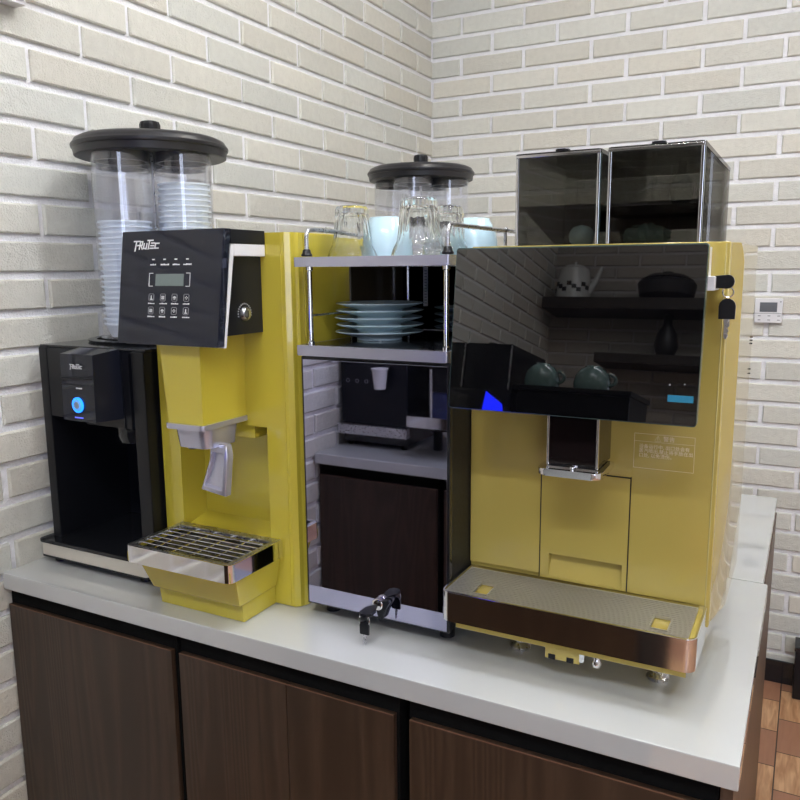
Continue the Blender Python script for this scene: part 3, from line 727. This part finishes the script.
# glasses upside down on the upper shelf
def tumbler(loc, label, R=.040, H=.080, rt=.0265):
    n = 96
    fl = lambda a, z: -.085 * (.5 + .5 * math.cos(14 * a)) * min(1, max(0, (z - .012) / .02)) * min(1, max(0, (H - .004 - z) / .01))
    bm = nb()
    out = [(R, 0), (R + .0002, .002), (R * .93, .010), (R * .80, .020), (R * .74, .034), (rt * 1.06, .058), (rt, H - .006), (rt - .003, H - .001), (rt - .008, H)]
    inn = [(R - .0022, 0), (R * .93 - .0024, .010), (R * .84 - .0026, .022), (R * .77 - .003, .036), (rt * 1.06 - .0034, .056), (rt - .0045, H - .016), (rt - .009, H - .012), (.001, H - .0115)]
    lathe(bm, [(.001, H - .0006)] + out[::-1] + inn, (0, 0, 0), n, flute=fl, closed=False)
    o = obj('drinking_glass', bm, M_GLASS, ang=60); o.location = loc
    return tag(o, label, 'glass', 'glasses on the shelf')
SH = 1.4028
g1 = tumbler((.647, -1.663, SH), 'clear ribbed drinking glass upside down on top shelf, leftmost of three')
def gcopy(loc, label, s=1, rz=0):
    c = g1.copy(); C.objects.link(c); c.location = loc; c['label'] = label; c.scale = (s, s, s); c.rotation_euler = (0, 0, rz); return c
gcopy((.7745, -1.680, SH), 'clear ribbed drinking glass upside down, largest and nearest, middle of three', 1.07, .3)
gcopy((.776, -1.585, SH), 'clear ribbed drinking glass upside down, half behind the middle glass, rightmost', 1.0, .7)
# mugs
def mug(loc, label, hang):
    t = thing('mug', label, 'mug', loc, 'mugs on the shelf'); x, y, z = loc
    prof = [(.0385, 0), (.0400, .001), (.0415, .012), (.0412, .026), (.0385, .040), (.0335, .052), (.0290, .0590), (.0275, .0635), (.0255, .0645), (.001, .0640)]
    inn = [(.001, .058), (.026, .056), (.034, .045), (.0380, .028), (.0385, .012), (.0370, 0)]
    bm = nb(); lathe(bm, prof + inn, (x, y, z), 44, closed=False); obj('mug_body', bm, M_MUG, t)
    bm = nb(); c, s = math.cos(hang), math.sin(hang)
    pts = [(x + c * (.037 + .020 * math.sin(a)), y + s * (.037 + .020 * math.sin(a)), z + .028 + .017 * math.cos(a)) for a in [i * PI / 10 for i in range(11)]]
    tube(bm, pts, .0045, 12); obj('handle', bm, M_MUG, t)
    return t
mug((.678, -1.605, SH), 'pale blue glazed mug between the left and middle drinking glasses', 2.3)
mug((.786, -1.497, SH), 'pale blue glazed mug behind the chrome rail at the shelf right end', 1.9)

# plates
bm = nb()
pr = [(.001, .002), (.034, .002), (.0345, 0), (.037, 0), (.037, .003), (.048, .0065), (.0705, .0125), (.0720, .0138), (.0705, .0146), (.050, .0095), (.036, .0060), (.001, .0055)]
lathe(bm, pr, n=60)
pl = obj('saucer', bm, M_PLATE)
px_, py_ = .682, -1.640
lbl = ['bottom one', 'second from the bottom', 'middle one', 'fourth from the bottom', 'top one']
pzs = [1.2712, 1.2827, 1.2940, 1.3053, 1.3166]
base_ring = None
for i in range(5):
    o = pl if i == 0 else pl.copy()
    if i: C.objects.link(o)
    o.location = (px_ + (0, .001, -.0008, .0006, .0012)[i], py_ + (0, .001, -.001, .001, 0)[i], pzs[i])
    tag(o, 'pale blue porcelain saucer in the left stack of five, ' + lbl[i], 'saucer', 'left stack of saucers')
for i in range(4):
    o = pl.copy(); C.objects.link(o); o.location = (.783, -1.492, 1.2712 + i * .0112); o.scale = (.92, .92, 1)
    tag(o, 'pale blue porcelain saucer in the right rear stack, ' + ['bottom one', 'second from the bottom', 'third from the bottom', 'top one'][i], 'saucer', 'right rear stack of saucers')

# ---------------------------------------------------------------- right: gold coffee machine
def coffee_machine(ox, oy, rz, label, screen_items=True, body_mat=None, logo=True):
    bmt = body_mat or M_GOLD
    t = thing('coffee_machine', label, 'coffee machine', (1.037, -1.55, ZC))
    x0, x1, fy = .8645, 1.2095, -1.690
    bm = nb(); rings = []
    for z in (.905, .935, .95, .97, .99, 1.01, 1.04, 1.07, 1.10, 1.14, 1.39, 1.404, 1.411, 1.4135):
        q = min(1, max(0, (z - .935) / .185)); q = 1 - (1 - q) ** 2.2
        if z > 1.385: q *= 1 - ((z - 1.385) / .0285) ** 2 * .35
        xo = 1.2100 + .0125 * q; yo = -1.6670 + .022 * q
        rings.append([bm.verts.new(p) for p in ((x0 + .008, -1.395, z), (x0 + .008, fy + .0235, z), (1.2085, fy + .0235, z), (1.2093, fy + .010, z), (xo, yo, z), (1.2225 - .012 * (1 - q) * (z > 1.3), -1.60, z), (1.2225, -1.405, z), (1.213, -1.395, z))])
    for a, b_ in zip(rings, rings[1:]):
        for i in range(8): bm.faces.new((a[i], a[(i + 1) % 8], b_[(i + 1) % 8], b_[i]))
    bm.faces.new(rings[0][::-1]); bm.faces.new(rings[-1])
    obj('body', bm, bmt, t, ang=20)
    # front door plate : left / centre flap / right
    bm = nb()
    L, Rr = .9745, 1.1010
    box(bm, x0, L, fy, fy + .023, .940, 1.4145, .0015); box(bm, Rr, x1, fy, fy + .023, .905, 1.4145, .0015)
    box(bm, L - .001, Rr + .001, fy, fy + .023, 1.100, 1.4145, .0008)
    box(bm, L - .004, Rr + .004, fy + .0175, fy + .022, .905, 1.102)
    box(bm, x0, x1, fy + .004, fy + .023, .905, .941, .001)
    dr = obj('front_door', bm, bmt, t)
    bm = nb(); prism(bm, [(x1 - .0052, fy - .0008), (x1 + .0006, fy + .0045), (x1 + .0006, fy + .010), (x1 - .0090, fy + .002)], 'z', .907, 1.4125); obj('edge_trim', bm, M_TRIMGOLD, dr)
    bm = nb()   # centre flap with a pull recess
    fx0, fx1, fz0, fz1 = L + .0010, Rr - .0010, .936, 1.0985
    rx0, rx1, rz0, rz1 = .9885, 1.0935, .9395, .9735
    box(bm, fx0, fx1, fy - .0005, fy + .0172, rz1, fz1, .0006); box(bm, fx0, fx1, fy - .0005, fy + .0172, fz0 - .004, rz0, .0006)
    box(bm, fx0, rx0, fy - .0005, fy + .0172, rz0 - .0005, rz1 + .0005); box(bm, rx1, fx1, fy - .0005, fy + .0172, rz0 - .0005, rz1 + .0005)
    prism(bm, [(fy + .0002, rz0), (fy + .0150, rz1 - .004), (fy + .0150, rz1), (fy + .0172, rz1), (fy + .0172, rz0)], 'x', rx0, rx1)
    obj('centre_flap', bm, bmt, t)
    bm = nb(); box(bm, L - .0006, L + .0008, fy - .0002, fy + .002, .936, 1.101); box(bm, Rr - .0008, Rr + .0006, fy - .0002, fy + .002, .936, 1.101); box(bm, L, Rr, fy - .0002, fy + .002, 1.0985, 1.1003); obj('flap_gap', bm, M_DEEP, dr)
    bm = nb(); box(bm, x0 - .0005, x0 + .0100, fy + .0235, -1.40, .94, 1.411, .001); obj('left_side', bm, M_PLASG, t)
    # skirt, connector, feet
    bm = nb(); box(bm, .884, 1.196, -1.788, fy + .004, .8775, .8920, .001); box(bm, 1.015, 1.062, -1.786, -1.740, .862, .878, .0008); sk = obj('skirt', bm, bmt, t)
    bm = nb()
    for x in (1.020, 1.045): box(bm, x, x + .0095, -1.7875, -1.785, .862, .8690)
    obj('skirt_hole', bm, M_DEEP, sk)
    bm = nb(); lathe(bm, [(.0015, 0), (.006, .002), (.0065, .008), (.004, .012), (.004, .018)], (1.083, -1.778, .8595), 16); box(bm, 1.062, 1.068, -1.786, -1.775, .866, .878); obj('drain_valve', bm, M_CHROME, sk)
    for (x, y) in ((.957, -1.716), (1.152, -1.716), (.92, -1.44), (1.152, -1.44)):
        bm = nb(); zt_ = .8775 if y < -1.6 else .9045
        lathe(bm, [(.015, 0), (.015, .004), (.009, .010), (.009, zt_ - ZC - .0005)], (x, y, ZC + .0003), 24); obj('foot', bm, M_STEEL, t)
    # drip tray
    ax0, ax1, ayf, ayb, az0, az1 = .8660, 1.2075, -1.8035, fy - .0005, .8925, .9360
    bm = nb()
    out = rrect(ax0, ax1, ayf, ayb, .014, 7, corners=(0, 0, 1, 1)); inn = rrect(ax0 + .003, ax1 - .003, ayf + .003, ayb - .0005, .011, 7, corners=(0, 0, 1, 1))
    a = [bm.verts.new((x, y, az0)) for x, y in out]; b_ = [bm.verts.new((x, y, az1)) for x, y in out]
    c_ = [bm.verts.new((x, y, az1)) for x, y in inn]; d_ = [bm.verts.new((x, y, az0)) for x, y in inn]; n = len(a)
    for i in range(n):
        j = (i + 1) % n
        for p, q in ((a, b_), (b_, c_), (c_, d_), (d_, a)): bm.faces.new((p[i], p[j], q[j], q[i]))
    es = [e for e in bm.edges if (e.verts[0] in b_ and e.verts[1] in b_)]
    bmesh.ops.bevel(bm, geom=es, offset=.001, segments=2, affect='EDGES', profile=.5)
    tr = obj('tray_band', bm, M_CHROME, t)
    bm = nb(); prism(bm, rrect(ax0 + .003, ax1 - .003, ayf + .003, ayb, .011, 7, corners=(0, 0, 1, 1)), 'z', az0 + .001, .9305); obj('tray_basin', bm, bmt, tr)
    gx0_, gx1_, gy0_, gy1_ = ax0 + .007, ax1 - .011, ayf + .006, ayb - .010
    bm = nb(); holes = ((.909, .930), (1.150, 1.171)); hy0, hy1 = -1.7875, -1.7500
    y = gy0_ + .0005; p_ = .0058
    while y < gy1_ - .001:
        segs = [(gx0_, gx1_)]
        if y + .0028 > hy0 - .001 and y < hy1 + .001: segs = [(gx0_, holes[0][0] - .001), (holes[0][1] + .001, holes[1][0] - .001), (holes[1][1] + .001, gx1_)]
        for s0, s1 in segs: box(bm, s0, s1, y, y + .0036, .9335, .9358)
        y += p_
    for i in range(17):
        x = gx0_ + (gx1_ - gx0_ - .0012) * i / 16
        if not any(h0 - .001 < x < h1 + .001 for h0, h1 in holes): box(bm, x, x + .0012, gy0_, gy1_, .9325, .9340)
    for h0, h1 in holes:
        for (p0, p1, q0, q1) in ((h0 - .0018, h0, hy0 - .0018, hy1 + .0018), (h1, h1 + .0018, hy0 - .0018, hy1 + .0018), (h0, h1, hy0 - .0018, hy0), (h0, h1, hy1, hy1 + .0018)): box(bm, p0, p1, q0, q1, .9325, .9360)
    box(bm, gx0_ - .001, gx0_ + .0008, gy0_, gy1_, .9330, .9360); box(bm, gx1_ - .0008, gx1_ + .001, gy0_, gy1_, .9330, .9360)
    obj('slotted_grate', bm, M_GRATE, tr)
    # spout block
    bm = nb(); box(bm, 1.0035, 1.0720, -1.7600, fy, 1.1240, 1.235, .0015); sb = obj('spout_block', bm, M_SPOUT, t)
    for xe in (1.0032, 1.0690):
        bm = nb(); box(bm, xe, xe + .0033, -1.7625, -1.7575, 1.1245, 1.2340, .001); obj('chrome_edge', bm, M_CHROME, sb)
    bm = nb(); box(bm, 1.0065, 1.0690, -1.7618, -1.7595, 1.1270, 1.232, .0005); obj('spout_face', bm, M_SPOUT, sb)
    bm = nb(); prism(bm, rrect(.9945, 1.0800, -1.7800, -1.700, .012, 5, corners=(0, 0, 1, 1)), 'z', 1.1140, 1.1235, .0020)
    prism(bm, [(-1.7615, 1.123), (-1.7595, 1.123), (-1.7595, 1.133), (-1.7605, 1.133)], 'x', 1.004, 1.0715); obj('spout_lip', bm, M_CHROME, sb)
    bm = nb(); lathe(bm, [(.0005, .0), (.003, .001), (.003, .004)], (1.040, -1.768, 1.1229), 16); obj('spout_drop', bm, M_CHROME, sb)
    # screen head
    s0, s1 = .8775, 1.1935; zt, zb = 1.4105, 1.1985; yt, yb = -1.775, -1.801
    Y = lambda z: yt + (yb - yt) * (zt - z) / (zt - zb)
    bm = nb(); hexa(bm, [(.905, -1.772, 1.225), (1.165, -1.772, 1.225), (1.165, fy, 1.225), (.905, fy, 1.225)], [(.905, -1.755, 1.395), (1.165, -1.755, 1.395), (1.165, fy, 1.395), (.905, fy, 1.395)]); obj('screen_mount', bm, M_PLAS, t)
    bm = nb(); prism(bm, [(fy - .001, 1.408), (fy - .068, 1.402), (fy - .066, 1.392), (fy - .001, 1.360)], 'x', 1.168, 1.188, .001); box(bm, 1.168, 1.1985, -1.742, fy - .0005, 1.355, 1.372, .001); obj('mount_bracket', bm, M_WHITEP, t)
    bm = nb(); hexa(bm, [(s0, Y(zb), zb), (s1, Y(zb), zb), (s1, Y(zb) + .013, zb), (s0, Y(zb) + .013, zb)], [(s0, Y(zt), zt), (s1, Y(zt), zt), (s1, Y(zt) + .013, zt), (s0, Y(zt) + .013, zt)])
    es = [e for e in bm.edges if abs(e.verts[0].co.x - e.verts[1].co.x) < 1e-5 and abs(e.verts[0].co.z - e.verts[1].co.z) < .02]
    bmesh.ops.bevel(bm, geom=es, offset=.004, segments=4, affect='EDGES', profile=.5)
    fr = obj('screen_frame', bm, M_BEZEL, t)
    bm = nb(); e_ = .0008; za, zb2 = zt - .0015, zb + .0012
    hexa(bm, [(s0 + e_, Y(zb2) - .0008, zb2), (s1 - e_, Y(zb2) - .0008, zb2), (s1 - e_, Y(zb2) + .006, zb2), (s0 + e_, Y(zb2) + .006, zb2)], [(s0 + e_, Y(za) - .0008, za), (s1 - e_, Y(za) - .0008, za), (s1 - e_, Y(za) + .006, za), (s0 + e_, Y(za) + .006, za)])
    es = [e for e in bm.edges if abs(e.verts[0].co.x - e.verts[1].co.x) < 1e-5 and abs(e.verts[0].co.z - e.verts[1].co.z) < .01]
    bmesh.ops.bevel(bm, geom=es, offset=.0035, segments=4, affect='EDGES', profile=.5)
    scr = obj('screen', bm, M_SCREEN, fr, ang=25)
    return t, scr, Y
M_TRIMGOLD = mat('pale_gold_edge', (.62, .54, .22), .15, metal=.4)
M_SPOUT = mat('dark_brown_gloss_spout', (.008, .005, .005), .03, ior=1.7)
cm, scr, SY = coffee_machine(0, 0, 0, 'gold yellow automatic coffee machine with large black screen at right')
def sbars(name, rects, m):
    bm = nb()
    for (x0, x1, z0, z1) in rects:
        hexa(bm, [(x0, SY(z0) - .0011, z0), (x1, SY(z0) - .0011, z0), (x1, SY(z0), z0), (x0, SY(z0), z0)], [(x0, SY(z1) - .0011, z1), (x1, SY(z1) - .0011, z1), (x1, SY(z1), z1), (x0, SY(z1), z1)])
    return obj(name, bm, m, scr, smooth=False)
sbars('lit_caption', [(1.1595, 1.1885, 1.2265, 1.2345)], M_CYAN)
sbars('lit_dot', [(1.160, 1.162, 1.2455, 1.2475), (1.177, 1.1785, 1.247, 1.2485)], M_GREYINK)
# warning notice printed on the door
fy = -1.690
par = [o for o in cm.children if o.name.startswith('front_door')][0]
bm = nb()
for (a, b_, c_, d_) in ((1.103, 1.1805, 1.1628, 1.1632), (1.103, 1.1805, 1.1155, 1.1159), (1.103, 1.1034, 1.1155, 1.1632), (1.1801, 1.1805, 1.1155, 1.1632), (1.103, 1.1805, 1.1525, 1.1528)): box(bm, a, b_, fy - .0003, fy + .0005, c_, d_)
obj('notice_frame', bm, M_PINK, par, smooth=False)
text('notice_heading', '⚠ 警告', .0075, M_PINK, par, at((1.142, fy - .0003, 1.1574)), ext=.0001)
text('notice_text', '设备运行中, 出口处会有\n蒸汽喷出,禁止将手放在出\n口处, 以免烫伤。', .0062, M_PINK, par, at((1.1095, fy - .0003, 1.1395)), ext=.0001, align='LEFT')
# bean hoppers
def hopper(x0, x1, label, cup=False):
    y0, y1, z0, z1 = -1.655, -1.330, 1.4142, 1.541
    t = thing('bean_hopper', label, 'bean hopper', ((x0 + x1) / 2, (y0 + y1) / 2, z0))
    bm = nb(); w_ = .0025
    for (a, b_, c_, d_) in ((x0, x1, y0, y0 + w_), (x0, x1, y1 - w_, y1), (x0, x0 + w_, y0 + w_, y1 - w_), (x1 - w_, x1, y0 + w_, y1 - w_)): box(bm, a, b_, c_, d_, z0, z1 - .005)
    obj('smoked_wall', bm, M_SMOKE, t)
    for x in (x0 + .0005, x1 - .0045):
        bm = nb(); box(bm, x, x + .004, y0 - .0012, y0 + .0018, z0 + .001, z1 - .003, .0008)
        obj('front_corner', bm, M_CHROME, t)
    bm = nb(); box(bm, x1 - .0012, x1 + .0004, y0, y0 + .006, z0, z1 - .004); obj('side_edge', bm, M_BEZEL, t)
    bm = nb(); zm = 1.469
    box(bm, x0 + w_, x1 - w_, y0 + .003, y0 + .006, zm - .0018, zm + .0010)
    prism(bm, [(y0 + .012, zm + .001), (y1 - .012, zm + .001), (y1 - .05, z0 + .03), (y1 - .055, z0 + .03), (y1 - .02, zm - .002), (y0 + .012, zm - .002)], 'x', x0 + .004, x1 - .004)
    hexa(bm, [(x0 + .012, y0 + .16, z0 + .004), (x0 + .014, y0 + .16, z0 + .004), (x0 + .014, y1 - .01, z0 + .004), (x0 + .012, y1 - .01, z0 + .004)], [(x0 + .004, y0 + .02, zm), (x0 + .006, y0 + .02, zm), (x0 + .006, y1 - .01, zm), (x0 + .004, y1 - .01, zm)])
    obj('inner_funnel', bm, M_PLASG, t)
    bm = nb(); prism(bm, rrect(x0 - .0005, x1 + .0005, y0 - .002, y1 + .001, .004), 'z', z1 - .0045, z1 + .0015, .0008); lid = obj('lid', bm, M_SMOKELID, t)
    bm = nb(); box(bm, x0, x1, y0 - .0032, y0 - .0018, z1 - .0045, z1 - .0005, .0004); obj('lid_edge', bm, M_CHROME, lid)
    bm = nb(); xm = (x0 + x1) / 2; prism(bm, rrect(xm - .009, xm + .009, y0 + .016, y0 + .034, .004), 'z', z1 + .0018, z1 + .0075, .0015); obj('lid_knob', bm, M_PLAS, lid)
    return t
M_SMOKELID = clear_mat('smoked_lid', (.16, .15, .14), ior=1.55, rough=.03)
hopper(.9165, 1.0365, 'smoked clear bean hopper on the coffee machine, left one of the pair')
hopper(1.0465, 1.1690, 'smoked clear bean hopper on the coffee machine, right one of the pair')
bm = nb(); lathe(bm, [(.001, 0), (.018, 0), (.026, .008), (.028, .02), (.024, .030), (.018, .036), (.001, .040)], n=32)
o = obj('measuring_cup', bm, M_MUG); o.location = (1.004, -1.620, 1.4150); o.scale = (.66, .66, .72); tag(o, 'small rounded blue cup inside the left smoked hopper', 'cup')
bm = nb(); rndb = random.Random(5)
bmesh.ops.create_icosphere(bm, subdivisions=4, radius=1)
for v in bm.verts:
    p = v.co; k_ = 1 + .10 * math.sin(9 * p.x + 3 * p.y) * math.sin(7 * p.y + 2) + .05 * math.sin(23 * p.x + 17 * p.z)
    v.co = Vector((p.x * .032 * k_, p.y * .03 * k_, max(p.z, -.55) * .018 * k_ + .011))
o = obj('bean_bag', bm, M_GREEN, ang=70); o.location = (1.091, -1.605, 1.4150); tag(o, 'crumpled grey green bag inside the right smoked hopper', 'bag')
# keys on the right side of the screen head
t = keyset('key_bunch', 'two black headed keys hanging beside the large screen on gold machine', 'keys', (1.2080, 1.3655), 0.03, -1.7265, (1.2125, 1.3530), (1.2125, 1.3350), (1.205, -1.7265, 1.3655), K=1.25)
bm = nb(); tube(bm, [(1.1985, -1.7270, 1.3650), (1.1975, -1.7270, 1.3650), (1.190, -1.7270, 1.3650)], .0035, 12); obj('lock_barrel', bm, M_STEEL, t)
bm = nb()
for z in (1.275, 1.270, 1.265, 1.225, 1.218): lathe(bm, [(.0012, 0), (.0012, .002)], (1.2226, -1.420, z), 8, axis='x')
obj('side_screws', bm, M_DEEP, cm)

# hidden support for the rear cup carousel
t = thing('counter_box', 'black countertop box behind the machines, carrying the rear cup dispenser', 'box', (.345, -.86, ZC))
bm = nb(); box(bm, .19, .50, -.98, -.74, ZC + .010, 1.271, .003); obj('body', bm, M_PLAS, t)
bm = nb(); box(bm, .20, .49, -.984, -.979, ZC + .02, 1.262, .001); obj('front_plate', bm, M_PLASG, t)
for (x, y) in ((.21, -.96), (.48, -.96), (.21, -.76), (.48, -.76)):
    bm = nb(); lathe(bm, [(.012, 0), (.012, .011)], (x, y, ZC + .0003), 16); obj('foot', bm, M_PLAS, t)

# ---------------------------------------------------------------- the side of the room seen only in reflections
ZO = .838; OY = -2.700
bm = nb(); box(bm, .0012, .98, -3.30, OY, .806, ZO, .0025)
tag(obj('worktop', bm, M_COUNTER), 'white worktop reflected in the mirrored door, opposite the machines', 'worktop')
cabinet(.0055, .402, 'dark brown cabinet reflected in the mirrored door, left of two', front=-2.716, back=-3.28)
cabinet(.424, .978, 'dark brown cabinet reflected in the mirrored door, right of two', front=-2.716, back=-3.28)
t = thing('espresso_machine', 'black coffee machine with silver base bar reflected in the mirrored door', 'coffee machine', (.165, -2.98, ZO))
n_before = set(bpy.data.objects)
bm = nb(); box(bm, .052, .278, -3.14, -2.845, ZO + .012, 1.19, .004); obj('body', bm, M_PLASG, t)
bm = nb(); box(bm, .050, .280, -2.846, -2.838, .912, 1.185, .001); fp = obj('front_plate', bm, M_DEEP, t)
bm = nb(); box(bm, .046, .290, -2.8375, -2.815, .880, .911, .002); obj('base_bar', bm, M_STEEL, t)
bm = nb()
for i in range(4):
    x = .075 + .033 * i; lathe(bm, [(.006, 0), (.006, .0008), (.0048, .0008), (.0048, 0)], (x, -2.8375, 1.045), 16, axis='y', closed=True)
obj('icon_print', bm, M_GREYINK, fp)
for (x, y) in ((.07, -2.86), (.26, -2.86), (.07, -3.12), (.26, -3.12)):
    bm = nb(); lathe(bm, [(.010, 0), (.010, .014)], (x, y, ZO + .0003), 14); obj('foot', bm, M_PLAS, t)
bm = nb(); lathe(bm, [(.0175, 0), (.0175, .003), (.0235, .055), (.026, .058), (.026, .062), (.0235, .062), (.016, .004), (.001, .004)], n=28); 
t2 = thing('cup_holder', 'white plastic cup holder on the reflected black machine front', 'cup holder', (.205, -2.808, 1.03))
lathe_c = nb(); lathe(lathe_c, [(.001, 0), (.0175, 0), (.0175, .003), (.0235, .055), (.026, .058), (.026, .062), (.0235, .062), (.016, .004), (.001, .004)], (.205, -2.808, 1.030), 28); obj('cup', lathe_c, M_WHITEP, t2); bm.free()
bm = nb(); box(bm, .198, .212, -2.837, -2.826, 1.05, 1.075, .001); obj('hook', bm, M_WHITEP, t2)
for o in (t, t2): o.location.x -= .034
# reflected big machine with hoppers
t = thing('reflected_coffee_machine', 'large black coffee machine with twin hoppers seen only in the reflections', 'coffee machine', (.43, -3.0, ZO))
t.name = 'coffee_machine'; W[t.name] = Vector((.43, -3.0, ZO))
bm = nb(); box(bm, .300, .575, -3.24, -2.875, .90, 1.315, .003); obj('body', bm, M_PLAS, t)
bm = nb(); box(bm, .315, .530, -2.876, -2.866, .955, 1.02); obj('niche', bm, mat('reflected_blue_panel', (.01, .015, .06), .3), t)
bm = nb(); prism(bm, rrect(.292, .570, -2.868, -2.735, .012), 'z', .938, .970, .002); obj('drip_tray', bm, M_CHROME, t)
bm = nb(); tube(bm, [(.345, -2.800, .9705), (.345, -2.800, 1.10)], .0042, 12); obj('steam_wand', bm, M_CHROME, t)
bm = nb(); box(bm, .330, .420, -2.838, -2.860, 1.10, 1.16, .002); obj('brew_head', bm, M_PLASG, t)
bm = nb(); box(bm, .300, .590, -2.874, -2.858, 1.165, 1.314, .002); fp = obj('screen', bm, M_SCREEN, t)
bm = nb(); prism(bm, [(.505, 1.200), (.585, 1.200), (.570, 1.275), (.520, 1.308)], 'y', -2.8578, -2.8565); obj('lit_display', bm, M_UIBLUE, fp)
for x0 in (.300, .440):
    bm = nb(); box(bm, x0, x0 + .135, -3.20, -2.885, 1.3155, 1.445, .002); hp = obj('hopper', bm, M_PLASG, t)
    bm = nb(); box(bm, x0 + .058, x0 + .078, -2.92, -2.90, 1.445, 1.450, .001); obj('knob', bm, M_PLAS, hp)
    bm = nb(); box(bm, x0 + .131, x0 + .1355, -2.8865, -2.884, 1.318, 1.442); obj('corner_edge', bm, M_STEEL, hp)
for (x, y) in ((.32, -2.90), (.55, -2.90), (.32, -3.22), (.55, -3.22)):
    bm = nb(); lathe(bm, [(.014, 0), (.014, .068)], (x, y, ZO + .0003), 16); obj('foot', bm, M_PLAS, t)
t = thing('cup_warmer', 'black cup warmer box with a tray on top seen in the screen reflection', 'cup warmer', (.75, -3.0, ZO))
bm = nb(); box(bm, .600, .905, -3.14, -2.885, ZO + .01, 1.320, .003); obj('body', bm, M_PLAS, t)
bm = nb(); box(bm, .590, .910, -3.15, -2.872, 1.3205, 1.334, .002); obj('top_tray', bm, M_PLAS, t)
for (x, y) in ((.62, -2.90), (.885, -2.90), (.62, -3.12), (.885, -3.12)):
    bm = nb(); lathe(bm, [(.012, 0), (.012, .011)], (x, y, ZO + .0003), 14); obj('foot', bm, M_PLAS, t)
def cupup(loc, label):
    t = thing('cup', label, 'cup', loc, 'cups on the cup warmer'); x, y, z = loc
    bm = nb(); lathe(bm, [(.048, 0), (.0485, .003), (.050, .020), (.045, .042), (.032, .058), (.022, .063), (.020, .067), (.001, .067)], (x, y, z), 36); obj('bowl', bm, M_GREEN, t)
    bm = nb(); tube(bm, [(x + .045 + .020 * math.sin(a), y + .01, z + .030 + .016 * math.cos(a)) for a in [i * PI / 9 for i in range(10)]], .0045, 10); obj('handle', bm, M_GREEN, t)
cupup((.650, -2.94, 1.3342), 'grey green cup upside down on the warmer, left in the screen reflection')
cupup((.790, -2.94, 1.3342), 'grey green cup upside down on the warmer, right in the screen reflection')
# shelves on the far wall
bm = nb(); box(bm, .03, 1.9, -5.085, -4.80, 1.925, 1.985, .003); tag(obj('wall_shelf', bm, M_DARKWOOD), 'dark upper wall shelf seen in the screen reflection with teapot', 'shelf')
bm = nb(); box(bm, .33, 1.9, -5.085, -4.80, 1.650, 1.700, .003); tag(obj('wall_shelf', bm, M_DARKWOOD), 'dark lower wall shelf seen in the screen reflection', 'shelf')
t = thing('teapot', 'white teapot with dark pattern on the reflected upper shelf', 'teapot', (.16, -4.92, 1.9855))
bm = nb(); lathe(bm, [(.001, 0), (.088, 0), (.092, .004), (.090, .10), (.078, .17), (.055, .178), (.001, .182)], (.16, -4.92, 1.9855), 36); tb = obj('pot', bm, M_CHINA, t)
bm = nb(); tube(bm, [(.235, -4.92, 2.03), (.275, -4.92, 2.09), (.30, -4.92, 2.17)], [.022, .015, .010], 12); obj('spout', bm, M_CHINA, t)
bm = nb(); lathe(bm, [(.062, 0), (.055, .012), (.012, .02), (.012, .035), (.001, .038)], (.16, -4.92, 2.160), 28); obj('lid', bm, M_CHINA, t)
bm = nb()
for i in range(9):
    a = PI / 2 + (i - 4) * .28; rr = .0925 - .002; z = 2.05 + .018 * math.sin(i * 2.1)
    box(bm, .16 + rr * math.cos(a) - .012, .16 + rr * math.cos(a) + .012, -4.92 + rr * math.sin(a) - .003, -4.92 + rr * math.sin(a) + .003, z - .012, z + .010, rot=Matrix.Rotation(a - PI / 2, 3, 'Z'))
obj('pattern', bm, M_DARKPOT, tb)
t = thing('clay_pot', 'dark round pot with lid on the reflected upper shelf', 'pot', (.64, -4.93, 1.9855))
bm = nb(); lathe(bm, [(.001, 0), (.10, 0), (.135, .03), (.145, .09), (.135, .105), (.11, .11)], (.64, -4.93, 1.9855), 36); obj('pot', bm, M_DARKPOT, t)
bm = nb(); lathe(bm, [(.13, 0), (.10, .02), (.03, .03), (.025, .045), (.001, .05)], (.64, -4.93, 2.097), 32); obj('lid', bm, M_DARKPOT, t)
for i, (x, lb) in enumerate(((.66, 'dark slim vase on the lower reflected shelf, left'), (.92, 'dark slim vase on the lower reflected shelf, right'))):
    bm = nb(); lathe(bm, [(.001, 0), (.04, 0), (.06, .06), (.05, .12), (.022, .17), (.020, .23), (.034, .27), (.028, .27), (.001, .12)], n=28); o = obj('vase', bm, M_DARKPOT); o.location = (x, -4.93, 1.7005); tag(o, lb, 'vase', 'vases on the lower shelf')

# ---------------------------------------------------------------- camera
cam = bpy.data.cameras.new('camera'); co = bpy.data.objects.new('camera', cam); C.objects.link(co)
cam.sensor_fit = 'HORIZONTAL'; cam.sensor_width = 36; cam.lens = 779.872 / 800 * 36; cam.clip_start = .02
ya, pi_, ro = -4.84954648e-01, 1.65781216e-01, -7.76298860e-03
f = Vector((math.sin(ya) * math.cos(pi_), math.cos(ya) * math.cos(pi_), -math.sin(pi_)))
rt = Vector((math.cos(ya), -math.sin(ya), 0)); up = rt.cross(f)
c_, s_ = math.cos(ro), math.sin(ro)
r2 = c_ * rt + s_ * up; u2 = -s_ * rt + c_ * up
Rm = Matrix((r2, u2, -f)).transposed().to_4x4(); Rm.translation = (1.3036, -2.75, 1.383)
co.matrix_world = Rm
sc = bpy.context.scene; sc.camera = co
w = bpy.data.worlds.new('world'); sc.world = w; w.use_nodes = True
w.node_tree.nodes['Background'].inputs[0].default_value = (.8, .88, 1, 1); w.node_tree.nodes['Background'].inputs[1].default_value = .5
sc.cycles.transparent_max_bounces = 40
vs = sc.view_settings; sc.display_settings.display_device = 'sRGB'; vs.view_transform = 'Standard'; vs.look = 'None'; vs.gamma = 1; vs.exposure = 0.6; vs.use_curve_mapping = False
